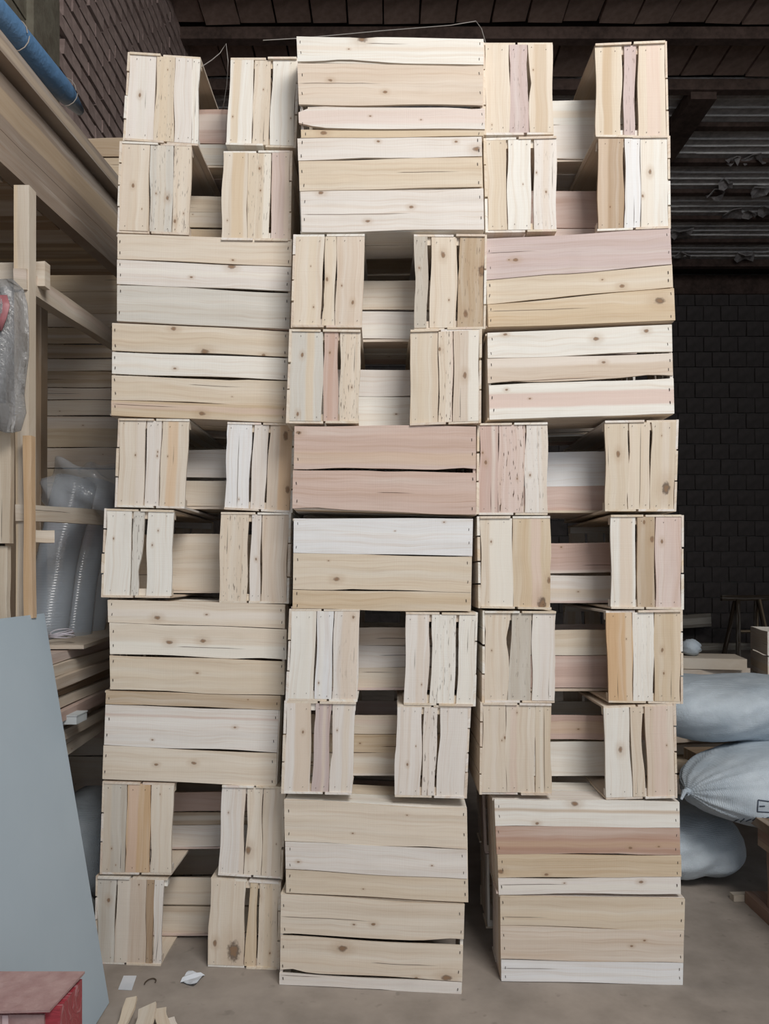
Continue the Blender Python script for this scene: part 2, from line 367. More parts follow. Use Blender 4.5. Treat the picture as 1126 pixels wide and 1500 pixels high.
# front crates lying crosswise, bottom boards towards the camera: (xL,xR, topL,topR, botL,botR, key, knots[(px,py,r)], extra)
Bdata = {
 (2, 1): ('three wide pale boards, hole at top edge', [(435, 708, 53.5, 57.5, 90.6, 95, 'W', [(531, 57.5, .009)], {'n': [(.35, 1, .003, .025), (.30, 0, .004, .2)]}), (436.5, 707, 93, 96.5, 153, 154.5, 'c', [(563.4, 134.6, .004), (484, 117, .004)], {'x': (.0, .45, .47)}), (437.3, 710, 156, 157, 187, 189.5, 'w', [(542, 170, .002)], {'b': (.2, .85, .5, 'p'), 'n': [(0, 1, .016, .05), (0, 0, .012, .07), (.95, 1, .006, .1)]}), (440.8, 708, 190.2, 191.3, 202, 199, 'Y', [(474, 194, .006)])]),
 (2, 2): ('grey-white lower board, three wide boards', [(436, 705.6, 202.7, 200, 235, 228.3, 'w', [(698, 217, .007), (554, 207, .003), (668, 207, .003)], {'n': [(.37, 0, .004, .14)]}), (438, 705.6, 236, 230.3, 279.8, 274, 'y', []), (440.8, 708.3, 280.8, 276, 339.8, 336.5, 'w', [(602, 303, .004), (538, 324, .004), (471, 283, .005)], {'x': (.0, .6, .58)})]),
 (1, 3): ('three pale boards, rust-stained knot in seam', [(171.8, 427, 342.3, 350, 379, 389.5, 'C', [(341, 381, .0025)]), (171.3, 426, 380.3, 391.3, 415.8, 426.5, 'w', [(339, 391, .007), (280, 406, .003)]), (171.3, 424.5, 417.7, 429.2, 470, 482.4, 'G', [])]),
 (1, 4): ('tan boards, dark knot in lowest board', [(163.9, 424, 472.8, 485, 513, 522.4, 'y', [(300.5, 515, .008), (254, 481, .006), (386, 519, .004)]), (163.9, 421, 515.4, 524.9, 547, 556.5, 'W', [(256, 540, .003)]), (163.5, 421, 549.5, 557.8, 585.8, 593.8, 'y', []), (163, 420, 586.4, 594.2, 608.4, 619.9, 'Y', [(296, 606, .0065)])]),
 (3, 3): ('broad mauve board above tan knotty boards', [(711, 982.5, 350, 334.5, 410, 387, 'M', [(754.6, 383, .005), (745, 383, .002)]), (713, 985.6, 410.3, 387.5, 445.5, 420.3, 'y', [(910.5, 415.8, .005)]), (714.5, 988, 446.5, 422.3, 479, 470.5, 'Y', [(966.5, 436.6, .010)], {'x': (.0, .55, .42)})]),
 (3, 4): ('white top board, pink streak in bottom board', [(714, 984, 487.7, 475.5, 524.5, 515, 'W', [(873, 496.5, .006), (946.5, 485, .005), (740, 490, .004)]), (714, 985, 525.6, 517.3, 561.5, 550.5, 'c', [(884, 531, .004)], {'x': (.1, .6, .95), 'n': [(.12, 0, .004, .08), (.88, 0, .005, .1)]}), (716.5, 987, 564.5, 554, 614.6, 606, 'W', [(742, 571, .003)], {'b': (.30, .72, .85, 'p')})]),
 (2, 5): ('two very wide pink boards', [(430.7, 697, 624.3, 624.8, 687.2, 688.3, 'R', [(437, 634, .005)], {'n': [(.92, 0, .006, .09), (.22, 0, .003, .1)]}), (428.5, 697, 688.8, 692.7, 746, 754.5, 'R', [], {'n': [(.12, 0, .007, .12)]})]),
 (2, 6): ('white board above cream board with oblong knot', [(430, 692, 759.5, 760, 809.7, 814.5, 'Z', [(650, 765, .002)]), (429.3, 690.5, 810.3, 815.1, 863, 867.8, 'y', [(493, 847.8, .006)]), (428.5, 689.6, 863.8, 868.3, 891.8, 895.2, 'Y', [])]),
 (1, 7): ('cream boards, pair of knots in middle board', [(158, 417, 878, 885.5, 911.3, 920.6, 'C', [(230, 904.6, .006)]), (160.5, 419.5, 911.8, 922, 958, 966.7, 'C', [(248, 940.6, .006), (297, 938.7, .006)], {'b': (.0, .42, .7, 'W'), 'n': [(.85, 0, .005, .12)]}), (160.8, 416.3, 960, 969, 1010, 1018, 'y', [(288.7, 986, .003)])]),
 (1, 8): ('brown streak in broad pale middle board', [(155, 410.4, 1012, 1019.3, 1031.2, 1040, 'T', []), (153.3, 407, 1031.6, 1040.4, 1091, 1102.6, 'w', [(344, 1066, .003)], {'b': (.74, .79, .45, 'B')}), (150.5, 404.5, 1092, 1103.4, 1141.3, 1152.4, 'C', [(229, 1120, .004), (284, 1118, .005)])]),
 (2, 9): ('three smooth cream boards, no large knots', [(416.5, 683.6, 1171.5, 1184.5, 1232, 1244, 'C', [(517, 1221, .002)]), (418, 683.8, 1232.8, 1244.8, 1272.3, 1287.2, 'w', [(437, 1262, .003), (633, 1268, .002)]), (418.7, 685.5, 1273.2, 1287.8, 1308, 1322, 'y', [])]),
 (2, 10): ('large reddish knots and dark edge cracks', [(411, 679.5, 1310, 1324.8, 1369.2, 1380, 'C', [(548, 1354, .004)], {'x': (.0, .5, .56), 'n': [(.95, 0, .009, .12), (.05, 0, .003, .1)]}), (410.5, 677.5, 1370.6, 1386, 1422.6, 1438.5, 'C', [(502, 1389.5, .009), (654.7, 1433.6, .009), (611, 1434, .004)], {'n': [(.06, 0, .009, .07)]}), (409, 676, 1425.5, 1440, 1442.4, 1457, 'w', [])]),
 (3, 9): ('reddish brown second board below white board', [(724.5, 995, 1170.5, 1175, 1209.7, 1212.3, 'W', [(842, 1177, .007), (786, 1206, .004)], {'b': (.55, .66, .6, 'D')}), (726.4, 995.5, 1210.1, 1212.8, 1251, 1252.2, 'B', [(923, 1242, .004)]), (729, 997.5, 1251.4, 1252.6, 1285.6, 1284, 'Y', [(733, 1277, .006), (800, 1281, .004)]), (730, 997, 1286, 1284.4, 1311, 1309.5, 'w', [(827, 1294, .002), (939, 1292, .004)])]),
 (3, 10): ('wide tan board over white bottom board', [(732.6, 1002.6, 1312, 1316.3, 1355, 1362.6, 'y', []), (733, 1001, 1355.5, 1363, 1404, 1410, 'c', [(925, 1386, .003)]), (734, 1000, 1406.2, 1410.6, 1437, 1442.7, 'Z', [], {'b': (.0, .1, .1, 'C')})]),
}
# end-on crates: region, quad (TL TR BL BR) in zoomed pixels, slats (top0,top1,bottom0,bottom1,key,knots,extra)
Adata = {
 (1, 1, 'L'): ('tan middle slat between white slats', 1, (152, 150, 538, 175, 125, 612, 525, 640), [(152, 297, 125, 279, 'w', [(205, 380, .004)]), (300, 400, 281, 392, 'y', [], {'f': .6}), (403, 494, 394, 489, 'w', []), (496, 538, 490, 525, 'W', [])]),
 (1, 1, 'R'): ('two white slats and beige middle', 1, (705, 180, 1068, 180, 680, 640, 1050, 650), [(705, 832, 680, 818, 'W', []), (838, 925, 822, 912, 'C', [], {'f': .2}), (938, 1068, 920, 1050, 'W', [])]),
 (1, 2, 'L'): ('cream left slat, chalky middle slat', 1, (110, 640, 490, 655, 92, 1115, 475, 1130), [(110, 262, 92, 250, 'C', [(168, 875, .004)]), (265, 390, 256, 377, 'G', [(357, 935, .005)], {'f': .5}), (393, 490, 384, 475, 'C', [(400, 1060, .004)], {'f': .6})]),
 (1, 2, 'R'): ('cream slats, dark seam at right', 1, (665, 690, 1030, 690, 655, 1160, 1020, 1165), [(665, 799, 655, 795, 'C', []), (801, 928, 797, 912, 'y', [(862, 775, .003)], {'b': (.7, 1., .7, 'W'), 'f': .4}), (933, 1030, 926, 1020, 'p', [])]),
 (3, 1, 'L'): ('smooth cream and mauve-grey slats', 3, (35, 95, 410, 95, 45, 580, 415, 578), [(35, 169, 45, 172, 'C', []), (171, 270, 174, 280, 'M', [], {'f': .4}), (273, 410, 284, 415, 'C', [], {'b': (.25, .75, .5, 'T')})]),
 (3, 1, 'R'): ('thin mauve slat between dark gaps', 3, (642, 108, 1025, 92, 645, 595, 1035, 600), [(642, 788, 645, 783, 'y', [], {'b': (.3, .65, .6, 'T')}), (803, 868, 803, 863, 'M', [], {'f': .5}), (883, 1025, 881, 1035, 'C', [], {'b': (.3, .8, .5, 'p')})]),
 (3, 2, 'L'): ('tan left slat, two dark gaps', 3, (45, 622, 430, 612, 55, 1115, 432, 1110), [(45, 153, 55, 160, 'y', []), (165, 290, 165, 288, 'W', []), (308, 430, 308, 432, 'w', [(322, 800, .002)], {'f': .25})]),
 (3, 2, 'R'): ('bluish white slat beside brown slat', 3, (660, 615, 1040, 610, 655, 1110, 1045, 1095), [(660, 799, 655, 796, 'D', [], {'b': (.0, .4, .5, 'c')}), (804, 889, 803, 889, 'Z', []), (892, 1040, 897, 1045, 'W', [(945, 798, .005), (906, 928, .003)])]),
 (2, 3, 'L'): ('warm cream slats with narrow middle', 5, (50, 62, 428, 60, 35, 550, 413, 552), [(50, 209, 35, 186, 'C', [(145, 450, .002)], {'b': (.45, .75, .5, 'y')}), (213, 272, 190, 262, 'y', [(220, 297, .004)]), (275, 428, 265, 413, 'c', [(362, 424, .004), (302, 332, .002)])]),
 (2, 3, 'R'): ('grey swirly-grained right slat', 5, (698, 62, 1088, 65, 700, 565, 1080, 558), [(698, 773, 700, 768, 'g', [], {'f': .3}), (795, 934, 785, 928, 'C', [(860, 162, .006), (890, 410, .002)]), (952, 1088, 936, 1078, 'T', [(1070, 250, .010), (980, 490, .007)], {'f': .5})]),
 (2, 4, 'L'): ('red slat beside grey-white slat', 5, (28, 585, 405, 590, 12, 1075, 395, 1078), [(28, 199, 12, 188, 'G', [(85, 715, .004), (60, 1040, .004)]), (207, 284, 201, 278, 'R', [], {'b': (.3, .7, .35, 'B')}), (293, 405, 287, 395, 'C', [], {'f': .7})]),
 (2, 4, 'R'): ('knot in right slat, smooth left slat', 5, (676, 590, 1058, 578, 676, 1090, 1055, 1075), [(676, 830, 676, 828, 'y', []), (834, 911, 832, 908, 'C', [(840, 680, .004)], {'f': .8}), (917, 1058, 912, 1055, 'c', [(978, 828, .006)], {'b': (.58, 1., .8, 'W')})]),
 (1, 5, 'L'): ('clean cream slats, tan right slat', 7, (135, 60, 515, 65, 118, 525, 490, 533), [(135, 279, 118, 260, 'C', []), (284, 363, 269, 345, 'w', [(340, 232, .002)]), (371, 515, 350, 490, 'C', [], {'b': (.2, .6, .5, 'O')})]),
 (1, 5, 'R'): ('white slats, orange-knotted right edge', 7, (725, 80, 1085, 88, 708, 538, 1068, 555), [(725, 860, 708, 840, 'Z', [], {'x': (.0, .9, .5)}), (875, 953, 850, 928, 'w', []), (962, 1085, 936, 1068, 'c', [(1045, 140, .008), (1055, 430, .007)], {'b': (.45, 1., .6, 'O')})]),
 (1, 6, 'L'): ('whitish slats, splintered narrow middle', 7, (60, 555, 430, 565, 42, 1020, 415, 1025), [(60, 199, 42, 186, 'W', [(98, 712, .002)]), (210, 270, 192, 234, 'G', [], {'f': .7, 'n': [(.3, 1, .006, .12)]}), (290, 430, 278, 415, 'W', [(343, 663, .002)])]),
 (1, 6, 'R'): ('thin white slat between dark gaps', 7, (690, 575, 1062, 578, 680, 1050, 1050, 1055), [(690, 843, 680, 830, 'C', [], {'f': .6}), (860, 912, 847, 903, 'w', [(882, 822, .003)]), (918, 1062, 910, 1050, 'c', [])]),
 (3, 5, 'L'): ('pink cracked weathered middle slat', 9, (8, 85, 368, 80, 5, 548, 370, 548), [(8, 107, 5, 105, 'P', [(40, 280, .004)]), (111, 248, 108, 242, 'p', [], {'f': 1.}), (257, 368, 249, 370, 'w', [], {'f': .3})]),
 (3, 5, 'R'): ('long teardrop grain on right slat', 9, (672, 72, 1055, 65, 675, 530, 1040, 530), [(672, 797, 675, 795, 'y', [(745, 235, .006)]), (803, 914, 798, 911, 'C', [], {'x': (.0, 1., .45)}), (920, 1055, 915, 1040, 'y', [(1000, 420, .012)])]),
 (3, 6, 'L'): ('very wide cream slat, broken knot', 9, (10, 580, 382, 578, 15, 1045, 388, 1052), [(10, 181, 15, 186, 'C', [], {'b': (.28, 1., .7, 'W')}), (184, 382, 188, 388, 'Y', [(340, 1030, .013), (378, 908, .006)], {'n': [(0, 1, .006, .06)]})]),
 (3, 6, 'R'): ('dark brown middle slat', 9, (705, 572, 1080, 570, 705, 1048, 1080, 1052), [(705, 836, 705, 836, 'W', [], {'b': (.4, .9, .7, 'c')}), (846, 938, 848, 938, 'T', [(882, 598, .004), (925, 690, .006)]), (946, 1080, 945, 1080, 'p', [(978, 702, .004)])]),
 (2, 7, 'L'): ('two chalk-white slats, beige right slat', 11, (65, 95, 438, 95, 45, 575, 425, 580), [(65, 200, 45, 181, 'W', []), (205, 296, 190, 282, 'Z', []), (299, 438, 286, 425, 'w', [(402, 128, .003)], {'b': (.35, 1., .6, 'c'), 'f': .15})]),
 (2, 7, 'R'): ('white slats with pinhole rows', 11, (692, 112, 1075, 115, 680, 598, 1060, 605), [(692, 824, 680, 810, 'w', [], {'b': (.5, .8, .4, 'c')}), (836, 970, 821, 956, 'W', [], {'f': .5}), (986, 1075, 968, 1060, 'W', [])]),
 (2, 8, 'L'): ('mauve middle slat, tan left slat', 11, (38, 600, 418, 605, 22, 1085, 395, 1090), [(38, 170, 22, 162, 'w', [(125, 760, .003)], {'b': (.35, 1., .8, 'c')}), (198, 288, 169, 265, 'M', [], {'n': [(.3, 0, .002, .3)]}), (291, 418, 270, 395, 'w', [])]),
 (2, 8, 'R'): ('pale slats, narrow splintered middle slat', 11, (645, 622, 1035, 625, 630, 1105, 1012, 1112), [(645, 780, 630, 768, 'w', [(700, 940, .003)]), (790, 867, 779, 849, 'w', [], {'f': .7}), (881, 1035, 860, 1012, 'w', [])]),
 (3, 7, 'L'): ('cream slats with curved open split', 12, (70, 98, 435, 100, 70, 548, 430, 550), [(70, 203, 70, 184, 'C', [], {'n': [(.70, 1, .007, .13)]}), (211, 311, 188, 304, 'g', [], {'f': .3}), (318, 435, 312, 430, 'w', [])]),
 (3, 7, 'R'): ('tan outer slats, white middle slat', 12, (695, 98, 1078, 92, 708, 550, 1080, 555), [(695, 828, 708, 832, 'O', [], {'b': (.75, 1., .7, 'C')}), (831, 940, 835, 942, 'W', [], {'f': .2}), (945, 1078, 946, 1080, 'Y', [(985, 290, .004)], {'b': (.75, 1., .6, 'C')})]),
 (3, 8, 'L'): ('flush cream slats, hardly any gap', 12, (60, 570, 412, 575, 55, 1022, 415, 1025), [(60, 178, 55, 182, 'C', [(172, 742, .003)]), (180, 330, 183, 328, 'C', [(235, 612, .002)]), (332, 412, 330, 415, 'y', [], {'x': (0, 1, .55)})]),
 (3, 8, 'R'): ('long dark split, whitish left slat', 12, (682, 590, 1040, 575, 695, 1050, 1050, 1040), [(682, 813, 695, 831, 'W', [(768, 800, .006)]), (818, 883, 834, 898, 'C', [], {'n': [(.5, 0, .005, .3)]}), (894, 1040, 910, 1050, 'c', [])]),
 (1, 9, 'L'): ('honey-coloured middle slat', 13, (85, 65, 455, 75, 70, 535, 440, 540), [(85, 205, 70, 191, 'g', [(122, 412, .002)], {'b': (.0, .35, .4, 'C')}), (208, 330, 194, 320, 'O', []), (335, 455, 328, 440, 'C', [])]),
 (1, 9, 'R'): ('orange flame mark low on middle slat', 13, (710, 82, 1035, 90, 688, 540, 1020, 560), [(710, 836, 688, 820, 'w', []), (845, 927, 825, 914, 'C', [(850, 420, .008)]), (932, 1035, 918, 1020, 'C', [])]),
 (1, 10, 'L'): ('brown slat over tapered pale slat', 13, (50, 568, 420, 580, 40, 1020, 385, 1030), [(50, 150, 40, 132, 'G', [(105, 690, .005)]), (155, 308, 135, 301, 'c', []), (310, 350, 303, 338, 'D', []), (352, 400, 341, 385, 'w', [])]),
 (1, 10, 'R'): ('big dark bark knot at the foot', 13, (650, 575, 1010, 600, 633, 1028, 1000, 1055), [(650, 836, 633, 820, 'C', [(770, 965, .019), (670, 925, .006)]), (856, 900, 828, 886, 'Y', []), (912, 1010, 894, 1000, 'C', [(905, 660, .006)], {'f': .3})]),
}
# crate jammed crosswise between each end-on pair: board splits (fractions from the top) and keys
Tdata = {
 (1, 1): ('pink board over white board', [(.0, .60, 'P'), (.62, 1, 'G')]), (1, 2): ('two tan boards', [(0, .27, 'y'), (.275, .55, 'y'), (.58, 1, 'Y')]),
 (3, 1): ('white board over cream board', [(0, .40, 'W'), (.41, 1, 'w')]), (3, 2): ('pink boards', [(0, .63, 'P'), (.645, 1, 'p')]),
 (2, 3): ('cream board over knotted white board', [(0, .50, 'C'), (.53, 1, 'w')]), (2, 4): ('two white boards', [(0, .44, 'w'), (.47, 1, 'W')]),
 (1, 5): ('white board over grey board, wide seam', [(0, .48, 'w'), (.53, 1, 'C')]), (1, 6): ('two flush cream boards', [(0, .52, 'C'), (.525, 1, 'C')]),
 (3, 5): ('bright white board over pink board', [(0, .58, 'Z'), (.585, 1, 'P')]), (3, 6): ('brownish board over pale board', [(0, .52, 'P'), (.56, 1, 'w')]),
 (2, 7): ('three narrow cream boards', [(0, .3, 'c'), (.31, .66, 'w'), (.67, 1, 'C')]), (2, 8): ('cream, yellow and pale boards', [(0, .32, 'C'), (.335, .65, 'Y'), (.655, 1, 'C')]),
 (3, 7): ('cream board over scratched pink board', [(0, .42, 'y'), (.43, 1, 'P')]), (3, 8): ('tan board over white board, dark seam', [(0, .42, 'P'), (.46, 1, 'W')]),
 (1, 9): ('pink, tan and grey boards', [(0, .36, 'R'), (.365, .59, 'T'), (.60, 1, 'w')]), (1, 10): ('two cream boards, warped seam', [(0, .49, 'C'), (.52, 1, 'C')]),
}
def kn(lst, fx):
    return [fx(*k) for k in lst]
def quadmap(TL, TR, BL, BR, back):
    def q(u, v, w):
        a = BL.lerp(BR, u); b = TL.lerp(TR, u)
        return a.lerp(b, v)+back*w
    return q
GB = 'crates lying crosswise in the stacked columns'; GA = 'crates standing end-on in the stacked columns'; GT = 'crates wedged across the gaps of the stacks'; GH = 'crates at the back of the stacked columns'
rq = random.Random(17)
for (c, r), (look, bds) in Bdata.items():
    b0, b1 = bds[0], bds[-1]
    xL = sum(b[0] for b in bds)/len(bds); xR = sum(b[1] for b in bds)/len(bds)
    xLt, xRt, xLb, xRb = b0[0], b0[1], b1[0], b1[1]
    TL = W(c, xLt, b0[2]); TR = W(c, xRt, b0[3]); BL = W(c, xLb, b1[4]); BR = W(c, xRb, b1[5])
    if r == 10: BL.z = max(BL.z, .0); BR.z = max(BR.z, 0.)
    La = (TR-TL).length*.5+(BR-BL).length*.5; H = ((TL-BL).length+(TR-BR).length)/2
    fr = (TR-TL).normalized(); back = Vector((-fr.y*.5, 1, 0)).normalized()*DEP
    Q = quadmap(TL, TR, BL, BR, back)
    Wb = H-2*TS
    mp = (lambda Q, La, H: (lambda a, b, cc: Q(a/La, (b+TS)/H, (cc+TB)/DEP)))(Q, La, H)
    bl = []
    for b in bds:
        x0, x1, tl, tr, bbl, bbr, key, kns = b[:8]; ex = dict(b[8]) if len(b) > 8 else {}
        hl = b1[4]-b0[2]; hr = b1[5]-b0[3]
        f1a = 1-(tl-b0[2])/hl; f0a = 1-(bbl-b0[2])/hl; f1b = 1-(tr-b0[3])/hr; f0b = 1-(bbr-b0[3])/hr
        fm = (f0a+f1a)/2; xl_here = xLb+(xLt-xLb)*fm; xr_here = xRb+(xRt-xRb)*fm
        s0 = (x0-xl_here)/(xR-xL)*La; s1 = La+(x1-xr_here)/(xR-xL)*La
        def fx(px, py, rad):
            f = (px-x0)/(x1-x0); yt = tl+(tr-tl)*f; yb = bbl+(bbr-bbl)*f
            return (f, (yb-py)/(yb-yt), rad)
        ex['k'] = kn(kns, fx)
        if 'x' in ex: ex['x'] = (ex['x'][0], ex['x'][1], 1-ex['x'][2])
        bl.append((f0a*H-TS, f0b*H-TS, f1a*H-TS, f1b*H-TS, key, ex, s0, s1))
    make_crate(f'crosswise crate, {look}, {CN[c]} column, {ON[r]} layer', GB, mp, La, Wb, .178, bottom=bl, seed=c*100+r)
    # its partner at the back, opening towards it
    Q2 = Q
    mp2 = (lambda Q, La, H: (lambda a, b, cc: Q(a/La, (b+TS)/H, (DEP-TB-cc)/DEP)))(Q2, La, H)
    make_crate(f'crate at the back behind the crosswise crate, {CN[c]} column, {ON[r]} layer', GH, mp2, La, Wb, .178, seed=c*100+r+5000, staples='none')
Amod = {}
for (c, r, s), (look, reg, q, slats) in Adata.items():
    ox, oy, sc = REG[reg]
    Z = lambda x, y: (ox+x/sc, oy+y/sc)
    TL = W(c, *Z(q[0], q[1])); TR = W(c, *Z(q[2], q[3])); BL = W(c, *Z(q[4], q[5])); BR = W(c, *Z(q[6], q[7]))
    if r == 10: BL.z = max(BL.z, TS); BR.z = max(BR.z, TS)
    fr = (TR-TL).normalized(); back = Vector((rq.uniform(-.004, .004), DEP, 0))
    Q = quadmap(TL, TR, BL, BR, back)
    Hc = ((TR-TL).length+(BR-BL).length)/2; Wb = ((TL-BL).length+(TR-BR).length)/2
    if s == 'L': mp = (lambda Q, Hc, Wb: (lambda a, b, cc: Q(cc/Hc, b/Wb, a/DEP)))(Q, Hc, Wb)
    else: mp = (lambda Q, Hc, Wb: (lambda a, b, cc: Q(1-cc/Hc, b/Wb, a/DEP)))(Q, Hc, Wb)
    el = []
    for sl in slats:
        t0, t1, e0, e1, key, kns = sl[:6]; ex = dict(sl[6]) if len(sl) > 6 else {}
        ft0 = (t0-q[0])/(q[2]-q[0]); ft1 = (t1-q[0])/(q[2]-q[0]); fb0 = (e0-q[4])/(q[6]-q[4]); fb1 = (e1-q[4])/(q[6]-q[4])
        if s == 'R': ft0, ft1, fb0, fb1 = 1-ft1, 1-ft0, 1-fb1, 1-fb0
        def fx(px, py, rad):
            yt = (q[1]+q[3])/2; yb = (q[5]+q[7])/2; fv = (yb-py)/(yb-yt)
            xl = e0+(t0-e0)*fv; xr = e1+(t1-e1)*fv; fq = (px-xl)/(xr-xl)
            return (fv, fq if s == 'L' else 1-fq, rad)
        ex['k'] = kn(kns, fx)
        if 'b' in ex and s == 'R': ex['b'] = (1-ex['b'][1], 1-ex['b'][0])+tuple(ex['b'][2:])
        el.append((fb0*Hc, ft0*Hc, fb1*Hc, ft1*Hc, key, ex, 0.0, Wb))
    make_crate(f'end-on crate, {look}, {"left" if s == "L" else "right"} of pair, {CN[c]} column, {ON[r]} layer', GA, mp, DEP, Wb, Hc, end0=el, seed=c*100+r*3+(s == 'R'), staples='end', keys='CcwWyC')
    Amod[(c, r, s)] = (TL, TR, BL, BR)
TH = .183
for (c, r), (look, sp) in Tdata.items():
    l = Amod[(c, r, 'L')]; rt = Amod[(c, r, 'R')]
    x0 = max(l[0].x, l[2].x); x1 = min(rt[1].x, rt[3].x)
    zb = max(l[2].z, l[3].z, rt[2].z, rt[3].z)
    y0 = max(l[0].y, rt[0].y)+{1: .165, 2: .15, 3: .16}[c]+rq.uniform(-.01, .01)
    La = min(.50, x1-x0-.004); xm = (x0+x1)/2
    ht = min(TH, min(l[0].z, l[1].z, rt[0].z, rt[1].z)-zb-.006)
    ya = .235
    tilt = ((rt[2].z+rt[3].z)-(l[2].z+l[3].z))/2*.3
    mp = (lambda xm, La, y0, zb: (lambda a, b, cc: Vector((xm-La/2+a, y0+TS+b, zb+.0022+TB+cc))))(xm, La, y0, zb)
    Hc = ht-TB-.003
    side = [(1-f1, 1-f0, k) for f0, f1, k in sp]
    make_crate(f'crate wedged in the gap, {look}, {CN[c]} column, {ON[r]} layer', GT, mp, La, ya, Hc, side=side, seed=c*77+r, staples='none')

# ------------------------------------------------------------------ room shell
ROOFZ = 5.93; YB = 12.43; XL = -1.79; XR = 7.0; YF = -4.0
def struct(o): o['kind'] = 'structure'; return o
struct(MB().box(-6, XR+.2, YF, YB+.3, -.2, 0).build('floor', FLOORM))
struct(MB().box(-3.2, XR+.2, YB+.03, YB+.3, 0, 6.4).build('wall_back', JOINTM)); wb = bpy.data.objects['wall_back']
struct(MB().box(XR, XR+.2, YF, YB+.3, 0, 6.4).build('wall_right', PLASTER))
wl = struct(MB().box(XL-.25, XL-.02, YF, YB+.2, 0, 6.4).build('wall_left', MORTAR))
ce = struct(MB().box(-3.2, XR+.2, YF, YB+.3, ROOFZ+.05, ROOFZ+.2).build('ceiling', PLASTER))
def proj(p): return (CX+p[0]*F/p[1], HZ-(p[2]-CAMZ)*F/p[1])
rr = random.Random(3)
def bricklike(w, d, h, rr, mat, name, ch=.006):
    # box with worn, uneven corners; w along x, d along y, h along z
    V = [Vector((x*w/2+rr.uniform(-ch, ch), y*d/2+rr.uniform(-ch*.4, ch*.4), z*h/2+rr.uniform(-ch, ch))) for z in (-1, 1) for x, y in ((-1, -1), (1, -1), (1, 1), (-1, 1))]
    return mesh(name, V, BF, mat)
# left wall bricks (long side along y)
lb = [bricklike(.05, .229, .084, rr, BRICKM, 'brick', .004) for _ in range(8)]
bh, bw = .106, .235; nvis = 0; rest = MB()
z = 2.9; row = 0
while z < ROOFZ-.02:
    y = 4.28+(bw/2 if row % 2 else 0)
    while y < 9.3:
        px, py = proj((XL, y, z))
        off = (XL+rr.uniform(-.022, -.012), y, z)
        vis = -10 < px < 300 and -15 < py < 215 and nvis < 298
        if vis:
            o = link('brick', rr.choice(lb), wl, off); o.rotation_euler = (rr.uniform(-.03, .03), 0, rr.uniform(-.008, .008)); nvis += 1
        else:
            rest.box(off[0]-.025, off[0]+.022, y-.107, y+.107, z-.042, z+.042)
        y += bw
    z += bh; row += 1
o = rest.build('brick_field', BRICKM, wl); o['kind'] = 'stuff'
# concrete pillar cast between the bricks
pm = MB()
n = 14
for i in range(n):
    z0 = .0+i*5.9/n; z1 = z0+5.9/n
    pm.box(XL-.02, XL+.03+rr.uniform(0, .012), 3.85+rr.uniform(-.01, .01), 4.17+rr.uniform(-.015, .015), z0, z1+.001)
pm.build('concrete_pillar', CONC, wl)
pm = MB()
for i in range(40):
    pm.box(XL-.02, XL+rr.uniform(-.01, .006), 2.2+rr.uniform(0, 1.4), 3.85, i*.15, i*.15+.14)
pm.build('rough_render', CONC, wl)
# back wall blocks
bb = [bricklike(.262, .05, .232, rr, BLOCKM, 'concrete_block', .004) for _ in range(6)]
rest = MB(); nv = 0; z = .12; row = 0
while z < 5.75:
    x = -2.0+(.137 if row % 2 else 0)
    while x < XR:
        px, py = proj((x, YB, z))
        if 960 < px < 1170 and py < 930 and nv < 290:
            o = link('concrete_block', rr.choice(bb), wb, (x, YB+.012+rr.uniform(-.006, .01), z)); nv += 1
        else: rest.box(x-.131, x+.131, YB-.01, YB+.03, z-.115, z+.115)
        x += .275
    z += .248; row += 1
o = rest.build('block_field', BLOCKM, wb); o['kind'] = 'stuff'
# roof: purlins, near bays of clay slabs, far bays of ribbed sheet
K = F*(ROOFZ-CAMZ)
yy = [K/(HZ-40)]
offs = 1/(HZ-40.0)
pur = []
while True:
    Yp = K*offs
    if Yp > YB-.1: break
    pur.append(Yp); offs += .000131
first = pur[0]-K*.000131; pur = [first-K*.000131, first]+pur
tl = [mesh('roof_slab', [Vector((x*.148+rr.uniform(-.006, .006), y*.27, z*.02+rr.uniform(-.006, .006))) for z in (-1, 1) for x, y in ((-1, -1), (1, -1), (1, 1), (-1, 1))], BF, TILEM) for _ in range(6)]
nt_ = 0; rest = MB()
for i in range(len(pur)-1):
    y0, y1 = pur[i], pur[i+1]
    MB().box(-1.8, XR, y0-.045, y0+.045, ROOFZ-(.13 if i < 4 else .075), ROOFZ-.025).build('purlin', RUST, ce)
    if i < 3:
        x = -1.75+rr.uniform(0, .1)
        while x < XR-.1:
            px, py = proj((x, (y0+y1)/2, ROOFZ))
            if -30 < px < 1160 and py > -40 and nt_ < 295:
                o = link('roof_slab', rr.choice(tl), ce, (x, (y0+y1)/2, ROOFZ+rr.uniform(-.012, .012))); o.rotation_euler = (rr.uniform(-.02, .02), rr.uniform(-.02, .02), rr.uniform(-.01, .01)); nt_ += 1
            else: rest.box(x-.148, x+.148, (y0+y1)/2-.27, (y0+y1)/2+.27, ROOFZ-.02, ROOFZ+.02)
            x += .31
    else:
        mb = MB(); mb.box(-1.8, XR, y0, y1, ROOFZ-.01, ROOFZ+.02)
        nr = 5
        for k in range(1, nr):
            yk = y0+(y1-y0)*k/nr
            sm_ = MB(); xs = [-1.8]
            while xs[-1] < XR-.01: xs.append(min(XR, xs[-1]+rr.uniform(.5, 1.6)))
            for a_, b_ in zip(xs, xs[1:]):
                dz = rr.uniform(-.003, .002); dy = rr.uniform(-.006, .006)
                sm_.box(a_, b_, yk-.006+dy, yk+.006+dy, ROOFZ-.026+dz, ROOFZ-.008)
            sm_.build('sheet_seam', SEAM, ce)
        mb.build('roof_sheet', ROOFM, ce)
